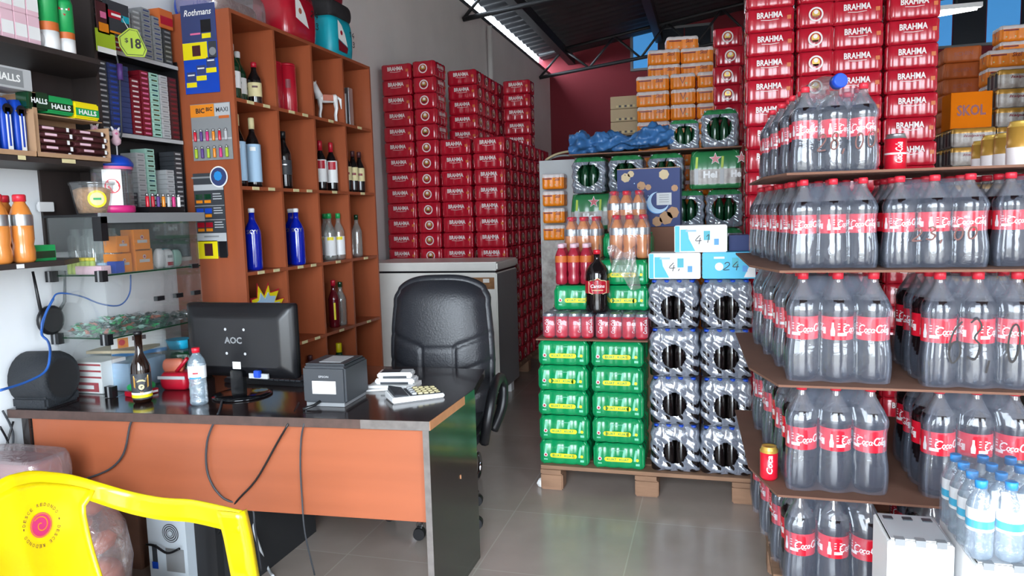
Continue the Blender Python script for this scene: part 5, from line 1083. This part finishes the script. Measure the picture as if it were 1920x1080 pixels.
# ---------------------------------------------------------------- green beer pack wall
hp = hole_pack('green_beer_pack', .222, .31, .236, 4, 4, 'dark_green', 'film_wrinkled', 'hei_green', hole=.075, hz=.5)
def hei():
    mb = wrap_mb(.315, .222, 5, 4, [(0,.012,'hei_green'),(.01,.0,'hei_green'),(.03,0,'itaipava'),(.12,0,'itaipava'),(.121,.0,'hei_green'),(.2,.008,'hei_green'),(.225,.02,'hei_green'),(.236,.04,'hei_green')], a=.004)
    f = plane((0,-.1125,.118)); g = plane((0,-.1135,.118)); st5 = lambda cx, cy, R: [(cx+(R if k % 2 == 0 else R*.42)*math.sin(PI*k/5), cy+(R if k % 2 == 0 else R*.42)*math.cos(PI*k/5)) for k in range(10)]
    for cx, s_ in ((-.03, 'Hei'), (.125, 'He')):
        mb.poly(st5(cx+.03, .065, .040)[::-1], f, 'white').poly(st5(cx+.03, .065, .033)[::-1], g, 'red'); mb.text(s_, .085 if s_ == 'Hei' else .06, .045, g, 'white', (cx, -.03), bold=.05)
        mb.stroke([(cx-.085, .0), (cx-.08, .08)], .014, f, 'lime'); mb.stroke([(cx-.085, -.09), (cx-.085, .01)], .024, f, 'light_grey')
    return tag(mb.build('green_beer_pack'), 'x', 'beer pack')
hq = hei(); G5 = 'green beer packs in the wall behind the near pallet'; YH = 4.72
pallet('wooden_pallet', -.93, .17, YH-.01, YH+.6, .14, 'wooden pallet under the green beer packs')
HX = (-.79, -.548, -.29)
for c_, x in enumerate(HX):
    for i in range(7):
        if c_ == 0 and i == 5: o = dup(hq, (-.755, YH+.115, .145+i*.242), 0, 'green beer pack with red star, second from top at left', G5); continue
        dup(hp, ({(2, 5): -.167, (1, 5): -.487}.get((c_, i), x)+jit(), YH+.16, .145+i*.242), jit(.03), 'green bottle pack in clear film, %s, %s column' % (fromtop(6-i), ('left', 'second', 'third')[c_]), G5)
for i in range(7):
    if i == 6: dup(hq, (.012, YH+.115, .145+i*.242), 0, 'green beer pack with red stars and white lettering, top right', G5); continue
    dup(hp, (.065, YH+.16, .145+i*.242), jit(.03), 'green bottle pack in clear film, %s, rightmost column' % fromtop(6-i), G5)
tag(MB().box(-.91, .17, YH-.03, YH+.36, 1.842, 1.850, 'cardboard_dark').build('cardboard_sheet'), 'brown cardboard sheet on top of the green beer packs', 'cardboard')
dup(hp, (-.19, YH+.18, 1.851), .1, 'green bottle pack on the cardboard sheet, lower left one', G5).scale = (.85, .85, .80)
dup(hp, (.045, YH+.16, 1.851), -.06, 'green bottle pack on the cardboard sheet, taller right one', G5)
from mathutils import noise as NZ
def tarp(a, b):
    x = -.92+.68*a; an = 2*PI*b; rr = .055+.02*math.sin(3.1*a*3)+.012*math.sin(17*a+3*b)+.05*NZ.noise(Vector((a*9, math.cos(an)*1.6, math.sin(an)*1.6)))+.02*abs(NZ.noise(Vector((a*26, math.cos(an)*4, math.sin(an)*4)))); return (x, YH+.12+rr*1.4*math.cos(an), 1.851+max(.055+rr*math.sin(an), 0)+.035*a)
tag(MB().grid(tarp, 90, 48, 'tarp_blue').build('blue_tarp'), 'crumpled blue plastic tarp roll on top of the green packs', 'tarp')
soft_pack('black_bag', .26, .16, .13, 'black_cloth', 'black bag behind the blue tarp roll', 'bag', (-.62, YH+.30, 1.851)).children[0].location = (0,0,0)
# boxed things beyond, left of the green wall
tag(MB().box(-1.24, -.96, 5.25, 5.6, 0, 1.86, 'light_grey').build('grey_carton'), 'tall pale grey carton standing left of the green beer packs', 'carton')
tag(MB().tube(smooth([(-1.2,5.3,1.87), (-1.12,5.32,1.91), (-1.0,5.3,1.92), (-.93,5.32,1.87)]), .008, 'beige').tube(smooth([(-1.22,5.36,1.87), (-1.1,5.36,1.90), (-.95,5.38,1.89)]), .008, 'grey').build('rope_coil'), 'loose beige rope on top of the pale grey carton', 'rope')
# ---------------------------------------------------------------- orange can packs
def orange_pack(top='beer_white', body='orange_pack', name='orange_can_pack', txt='Skol'):
    mb = wrap_mb(.262, .196, 4, 3, can_prof(.1195, body, top, .74), a=.008)
    for s_ in (1, -1):
        f = plane((0,-s_*.0993,.06), (s_,0,0)); mb.text('Skol', .06, .03, f, 'red_dark', (.055,.018), shear=.2); mb.rect(.10, .010, f, 'red_dark', (-.06,.02))
        for k in range(4): mb.disc(.006, f, 'cream', (-.09+.06*k,-.028), seg=6)
        f = plane((s_*.1322,0,.06), (0,s_,0)); mb.stroke([(-.02,.03), (0,-.02), (.02,.03)], .008, f, 'red_dark'); mb.disc(.010, f, 'cream', (.03,-.02), seg=6)
    return tag(mb.build(name), 'x', 'can pack')
op = orange_pack(); G6 = 'orange can packs of the far stepped pile'; YO = 6.0
pallet('wooden_pallet', -.63, .12, YO-.02, YO+.9, .14, 'wooden pallet under the far orange can packs')
for c_, (x, rz_, l) in enumerate(((-.468, 0, 'left'), (-.232, PI/2, 'middle'), (.003-.0, 0, 'right'))):
    column(op, x, YO+.1+(.03 if rz_ else 0), .14, 20, .1205, rz_, 'orange can pack, %%s, %s front column of stepped pile' % l, G6)
zo = .14+20*.1205
for x, y, k, l, rz_ in ((-.40, YO+.30, 0, 'left of second step', .1), (-.13, YO+.33, 0, 'right of second step', 0), (-.40, YO+.30, 1, 'upper left of second step', .1), (-.13, YO+.33, 1, 'upper right of second step', 0), (-.26, YO+.42, 2, 'crowning the pile, left', .15), (-.26, YO+.64, 2, 'crowning the pile, behind', .15)):
    dup(op, (x, y, zo+.1205*k), rz_, 'orange can pack, ' + l, G6)
for k in range(2): column(op, -.30, YO+.34+.2*k, zo-.1205*3, 3, .1205, 0, 'orange can pack, %%s, inner row %s behind the front' % nth(k), G6)
tag(MB().box(-.6, .1, YO+.24, YO+.76, .15, zo-.1205*3-.002, 'cardboard').build('cardboard_carton'), 'large carton core inside the far orange pile', 'carton')
# small orange stack seen in the aisle and beige cartons
for i in range(14): dup(op, (-1.19, 5.95, .02+i*.122), PI/2+.0, 'orange can pack, %s, small aisle stack by the red pile' % fromtop(13-i), 'orange can packs in the aisle stack') if 0 else None
for i in range(4): dup(op, (at(1040, 350, y=5.17).x, 5.17, 1.28+i*.122), 0, 'orange can pack, %s, narrow stack before the grey carton' % fromtop(3-i), 'orange can packs of the narrow stack').scale = (.62, .7, .9)
tag(MB().box(-1.19, -.98, 5.06, 5.24, 0, 1.279, 'itaipava').build('grey_white_carton'), 'pale carton under the narrow orange stack', 'carton')
bx_ = T('beige_carton', 'x', 'carton'); MB().box(-.12, .12, -.1, .1, 0, .108, 'beige').build('box_body', bx_, bev=.003); q = MB(); [q.rect(.018, .018, plane((0,-.101,.02)), 'dark_grey' if k % 2 else 'cream', (-.06+.025*k, 0)) for k in range(7)]; q.build('printed_front', bx_)
for i in range(21): dup(bx_, (-.77, 6.70, .14+i*.1125), 0, 'beige carton, %s, beside the far orange pile' % fromtop(20-i), 'beige cartons beside the orange pile')
pallet('wooden_pallet', -.9, -.65, 6.58, 6.82, .14, 'wooden pallet under the beige cartons')
# ---------------------------------------------------------------- the big cola pile
HC, RC, SC = .360, .0515, .1065
def pet(t, h, r):
    b = T('bottle', None, None); b.parent = t
    pr = [(r*.6,0), (r*.86,.008), (r*.95,.025), (r*.99,.048), (r,.07), (r*.985,.095), (r*.955,.12), (r*.935,.138), (r*.935,.216), (r*.975,.228), (r*.985,.240), (r*.94,.256), (r*.85,.270,'clear_neck'), (r*.6,.292,'clear_neck'), (r*.34,.318,'clear_neck'), (.0135,.332,'clear_neck'), (.0135,h-.018,'clear_neck')]
    k = h/.36; MB().lathe([(p[0], min(p[1], h) if p[1] == h-.018 else p[1]*k) + tuple(p[2:]) for p in pr], 'cola', seg=20).build('bottle_body', b)
    MB().lathe([(.017,h-.024), (.0175,h-.004), (.015,h)], 'coke_cap', seg=14).build('cap', b)
    r_l = r*.945; q = MB().lathe([(r_l+.0008,h*.39), (r_l+.0008,h*.60)], 'coke_red', seg=24, caps=False); f = lambda a0: cyl((0,0,h*.4925), r_l+.0018, a0)
    coke_logo(q, .098, f(-PI/2), 'white'); coke_logo(q, .098, f(PI/2), 'white')
    for a0 in (0, PI):
        g = f(a0); q.poly([(-.006,-.024), (.006,-.024), (.007,-.008), (.0035,.006), (.003,.02), (-.003,.02), (-.0035,.006), (-.007,-.008)], g, 'white'); [q.rect(.026, .003, g, 'beer_white', (.028, .016-.009*k2)) for k2 in range(3)]; q.rect(.028, .010, g, 'white', (.029,-.018), n=2); q.rect(.012, .022, g, 'beer_white', (-.03,-.008))
    q.build('label', b); return b
def film_hull(W_, D_, Hh, nx, ny, prof, hole, fm, a=.02, k=12):
    "hole: (axis, half width, half height, centre height)"
    ol = outline(W_, D_, nx, ny, .03, a, 0, k); mb = MB(); n = len(ol); zs = []
    def ins(z):
        for (z0, i0), (z1, i1) in zip(prof, prof[1:]):
            if z0 <= z <= z1: return i0+(i1-i0)*(z-z0)/(z1-z0)
        return prof[-1][1]
    nz = 30; R_ = []
    for j in range(nz+1):
        z = Hh*j/nz; e = ins(z); R_.append(z); mb.v += [(x*(1-2*e/W_), y*(1-2*e/D_), z) for x, y in ol]
    for j in range(nz):
        for i in range(n):
            b = (i+1) % n; x, y = (ol[i][0]+ol[b][0])/2, (ol[i][1]+ol[b][1])/2; zm = (R_[j]+R_[j+1])/2
            if hole and abs(x) > W_/2-.035 and (y/hole[0])**2+((zm-hole[2])/hole[1])**2 < 1: continue
            mb.face((j*n+i, j*n+b, (j+1)*n+b, (j+1)*n+i), fm, True)
    mb.face([nz*n+i for i in range(n)], fm); return mb
ckp = T('cola_bottle_pack', 'x', 'cola pack'); b0 = pet(ckp, HC, RC); rnd = random.Random(21)
b0.location = (-SC, -SC/2, 0); b0.rotation_euler.z = .5
for i in range(3):
    for j in range(2):
        if i or j: sub(b0, ckp, (-SC+SC*i, -SC/2+SC*j, 0), rnd.uniform(-PI, PI))
film_hull(SC*3+.002, SC*2+.002, .345, 3, 2, [(0,.004), (.02,.001), (.045,0), (.07,0), (.095,.001), (.12,.004), (.14,.006), (.205,.006), (.225,.002), (.24,.001), (.255,.005), (.275,.014), (.30,.028), (.33,.048), (.345,.062)], (.055,.10,.18), 'film_clear').build('film_wrap', ckp)
# tiers from the floor: 1, 2, 3 large bottles; 4 smaller ones; one pack on top
ZT = [.146, .518, .890, 1.264, 1.574]
G7 = 'cola bottle packs of the pile at right'
def cpack(x, y, tier, label, sc=(1,1,1), rz=0):
    o = dup(ckp, (x, y, ZT[tier]), rz + (PI if flip_.random() < .5 and tier < 3 and label.find('front') < 0 else 0), label, G7); o.scale = sc; return o
TN = ('bottom', 'second', 'third', 'fourth')
RW = ('front', 'second', 'third', 'fourth', 'fifth')
marks = {}; flip_ = random.Random(4)
for t_ in range(3):
    for k in range(4): cpack((.390, .395, .392)[t_]-.022*k+jit(.004), (2.612, 2.606, 2.604)[t_]+.224*k, t_, 'large cola six-pack, %s tier, left stack, %s row' % (TN[t_], RW[k]), rz=jit(.03))
    for k in range(2):
        o = cpack((.80, .812, .795)[t_]+jit(.004), (2.62, 2.62, 2.585)[t_]+.224*k, t_, 'large cola six-pack, %s tier, right stack, %s row' % (TN[t_], RW[k]), rz=jit(.02)); marks[(t_, k)] = o
    cpack(1.15, 2.64, t_, 'large cola six-pack, %s tier, far right beyond the right stack' % TN[t_])
for k in range(5): cpack(.375-.022*k, 2.595+.181*k, 3, 'smaller cola six-pack, fourth tier, left stack, %s row' % RW[k], (.83,.83,.80), jit(.03))
for k in range(2):
    o = cpack(.668, 2.60+.205*k, 3, 'smaller cola six-pack, fourth tier, middle stack, %s row' % RW[k], (.93,.93,.80)); marks[(3, k)] = o
    cpack(.985, 2.63+.205*k, 3, 'smaller cola six-pack, fourth tier, right stack, %s row' % RW[k], (.93,.93,.80))
for k in range(4): o = cpack(.372-.02*k, 2.590+.177*k, 4, 'smaller cola six-pack on the very top, %s row' % RW[k], (.81,.81,.76), jit(.03)); marks[(4, k)] = o
def mark(o, t, w, h, c, zc_, sc, ink='ink'):
    q = MB(); scrawl(q, t, w, h, plane((0, -SC-.0035, zc_)), ink, c, .0055); m_ = q.build('price_marking', o); return m_
mark(marks[(2,0)], '63,00', .26, .13, (.03,0), .145, 1); mark(marks[(4,0)], '28,00', .22, .07, (.04,0), .12, 1, 'ink_brown'); mark(marks[(3,0)], '23,00', .2, .05, (.02,0), .13, 1, 'ink_brown')
for i, z in enumerate((.508, .880, 1.254, 1.565)):
    x1 = 1.45 if i < 3 else 1.20; P_ = [(.205, 2.455), (x1, 2.455 if i < 3 else 2.47), (x1, 3.5 if i < 3 else 3.1), (.10, 3.5), (.125, 2.72)] if i < 3 else [(.225, 2.465), (x1, 2.56), (x1, 3.1), (.15, 3.35), (.17, 2.7)]
    tag(MB().hull([(a, b, z) for a, b in P_], [(a, b, z+.0075) for a, b in P_], 'cardboard_dark').build('cardboard_sheet'), 'brown board lying on the %s tier of cola packs' % TN[i], 'cardboard')
pallet('wooden_pallet', .21, 1.32, 2.50, 3.45, .143, 'wooden pallet under the cola pile')
# on the boards
rc = can('soda_can', 'coke_red', ('gold', .82, .9), rim='gold', txt='Coca', a0=-PI/2, h=.12, r=.030); rc['label'] = 'red and gold soda can standing at the edge of the second board'; rc.location = (.188, 2.60, .516)
rz_ = can('tall_can', 'coke_red', ('beer_white', .45, .5), txt='Coca-Cola', h=.125, r=.034, a0=-PI/2+.1); rz_['label'] = 'red cola can standing on the top board beside the top packs'; p = at(1678, 322, y=2.72); rz_.location = (p.x, 2.72, 1.573)
for k, (px, s_, l) in enumerate(((1838, .9, 'small gold can, leftmost of four on the right of the top board'), (1858, 1.0, 'gold can with white foot, second of four on the top board'), (1882, 1.0, 'gold can with oval white label, third of four on top board'), (1912, 1.2, 'largest gold can, rightmost of four on the top board'))):
    c_ = can('beer_can', 'can_gold', ('beer_white', .04, .42), rim='gold', h=.12, r=.033); y = (2.98, 2.90, 2.84, 2.70)[k]; p = at(px, 330, y=y); c_['label'] = l; c_.location = (p.x, y, 1.573); c_.scale = (s_, s_, s_)
    if k in (0, 2): MB().disc(.02, cyl((0,0,.07), .0342, -PI/2+.3), 'white').rect(.02, .02, cyl((0,0,.05), .0348, -PI/2+.3), 'yellow' if k == 0 else 'red').build('oval_label', c_)
d_ = Vector((.30, -.86, .10)).normalized(); pc_ = at(1577, 150, y=2.46); lb = T('lying_bottle', 'clear empty bottle with blue cap lying on the top cola pack', 'bottle', pc_)
Rl = d_.to_track_quat('Z', 'Y').to_matrix(); cb = -d_*.24
MB().lathe([(.02,.0), (.04,.01), (.043,.04), (.043,.14), (.03,.18), (.017,.2), (.016,.225)], 'clear_plastic', c=cb, R=Rl, seg=20).build('bottle_body', lb)
MB().lathe([(.022,.21), (.023,.238), (.020,.242)], 'blue', c=cb, R=Rl, seg=20).build('cap', lb)
# water pack and white cartons in front
ZW = .572
wp_ = T('water_bottle_pack', 'film-wrapped pack of water bottles with blue caps on the cartons', 'water pack', (.712, 2.09, ZW))
b = T('bottle', None, None); b.parent = wp_
MB().lathe([(.024,0), (.031,.008), (.031,.03), (.029,.04), (.031,.05), (.031,.135), (.024,.155), (.013,.172), (.012,.185)], 'water', seg=18).build('bottle_body', b)
MB().lathe([(.0315,.082), (.0315,.102)], 'cyan', seg=18, caps=False).lathe([(.0315,.102), (.0315,.132)], 'white', seg=18, caps=False).lathe([(.0315,.074), (.0315,.082)], 'white', seg=18, caps=False).build('label', b); MB().lathe([(.014,.18), (.0145,.198), (.012,.2)], 'blue_light', seg=12).build('cap', b)
b.location = (-.066, -.099, 0)
for i in range(3):
    for j in range(4):
        if i or j: sub(b, wp_, (-.066+.066*i, -.099+.066*j, 0), 0)
film_hull(.202, .268, .196, 3, 4, [(0,.008), (.01,0), (.13,0), (.165,.010), (.185,.02), (.196,.03)], None, 'film_clear', a=.006).build('film_wrap', wp_)
MB().poly([(-.085,-.11), (.085,-.11), (.085,.11), (-.085,.11)], plane((0,0,.2015), (1,0,0), (0,1,0)), 'film_clear').build('carry_strip', wp_)
def tetra(x0, x1, y0, y1, z0, h, label, tan):
    t = T('drink_carton_pack', label, 'carton pack', ((x0+x1)/2, (y0+y1)/2, z0)); w, d = (x1-x0)/2, (y1-y0)/2
    MB().box(-w, w, -d, d, 0, h-.006, 'white').box(-w+.006, w-.006, -d+.006, d-.006, h-.006, h, 'light_grey').build('carton_body', t, bev=.003)
    q = MB()
    for k in range(3):
        x = -w+.03+(2*w-.06)*k/2
        MB().box(x-.012, x+.012, -d-.001, -d+.02, h-.016, h+.002, 'grey').build('spout', t); MB().box(x-.012, x+.012, d-.05, d-.03, h, h+.003, 'dark_grey').build('spout', t)
    f = plane((0,-d-.001,h/2)); q.rect(.02, .012, f, 'cream', (w*.8, h*.3))
    if tan: q.disc(.05, f, 'beige', (-w*.2, -h*.1), seg=9).rect(w*.9, .05, f, 'beige', (w*.3, h*.05))
    q.build('printed_front', t)
for k in range(2):
    tetra(.452, .612, 2.055, 2.24, .003+.284*k, .282, ('white drink carton pack, lower, left stack before the cola', 'white drink carton pack on the left stack, grey top visible')[k], False)
    tetra(.628, .82, 1.955, 2.25, .003+.284*k, .282, ('white drink carton pack, lower, right stack under the water', 'white drink carton pack with tan print right under the water pack')[k], True)
# ---------------------------------------------------------------- far right packs
wk = wrap_mb(.262, .196, 4, 3, [(0,.014,'itaipava'),(.008,.003,'itaipava'),(.03,0,'itaipava'),(.085,0,'itaipava'),(.086,0,'can_gold'),(.105,.0,'can_gold'),(.116,.006,'silver'),(.12,.018,'silver')], a=.010)
for s_ in (1, -1):
    f = plane((0,-s_*.0995,.058), (s_,0,0)); wk.text('Itaipava', .12, .022, f, 'red_dark', (0,.008), shear=.25, bold=.02)
    for k in range(3): wk.rect(.03, .1195, plane((s_*.1322,-.065+.065*k,.0)), 'brown', (0,0)) if 0 else wk.poly([(-.02,-.05), (.02,-.05), (.02,.04), (-.02,.04)], plane((s_*.1325,-.065+.065*k,.058), (0,s_,0)), 'brown' if k % 2 else 'dark_grey')
wk = tag(wk.build('white_can_pack'), 'x', 'can pack'); G8 = 'white and gold can packs at far right'
column(wk, 1.62, 5.45, .14, 15, .1205, 0, 'white and gold can pack, %s, left far column', G8)
column(wk, 1.62, 5.66, .14, 15, .1205, 0, 'white and gold can pack, %s, behind left far column', G8)
column(wk, 1.89, 5.50, .14, 18, .1205, 0, 'white and gold can pack, %s, middle far column', G8)
column(wk, 2.02, 5.24, .14, 20, .1205, 0, 'white and gold can pack, %s, nearest right column', G8, .008)
column(wk, 2.29, 5.22, .14, 20, .1205, 0, 'white and gold can pack, %s, outermost right column', G8)
pallet('wooden_pallet', 1.48, 2.43, 5.12, 5.78, .14, 'wooden pallet under the white and gold can packs')
ok_ = pack_box('orange_carton', .24, .2, .235, 'orange_card', 'orange carton with red lettering on the white can packs', 'box', (1.63, 5.55, .14+15*.1205+.003), 0, 'SKOL', 'red_dark'); 
sc_ = wrap_mb(.262, .196, 4, 3, can_prof(.1195, 'orange_mark'), a=.006)
for s_ in (1, -1): sc_.text('SCHIN', .13, .03, plane((0,-s_*.0993,.062), (s_,0,0)), 'skin_pack', (0,.0), bold=.03, rot=.05)
sc_ = tag(sc_.build('orange_red_pack'), 'x', 'can pack')
column(sc_, 1.86, 6.55, .14, 21, .1205, 0, 'orange-red can pack, %s, far column beside the red tower', 'orange-red can packs in the far right corner')
column(op, 2.22, 6.50, .14, 22, .1205, 0, 'orange can pack, %s, far right column under the lamp', 'orange can packs of the far right column')
column(op, 2.03, 6.14, .14, 20, .1205, 0, 'orange can pack, %s, far right column before the lamp', 'orange can packs of the far right column')
pallet('wooden_pallet', 1.70, 2.40, 6.42, 6.68, .14, 'wooden pallet under the far orange columns'); pallet('wooden_pallet', 1.88, 2.2, 6.02, 6.27, .14, 'small wooden pallet under the nearer far orange column')
# a scrap of paper by the pallet
tag(MB().lathe([(0,0), (.02,.004), (.028,.02), (.018,.04), (.004,.05)], 'paper', seg=7, sm=False).build('paper_scrap', None, at(1016, 912, z=.0)), 'crumpled white paper scrap on the floor beside the pallet', 'paper')
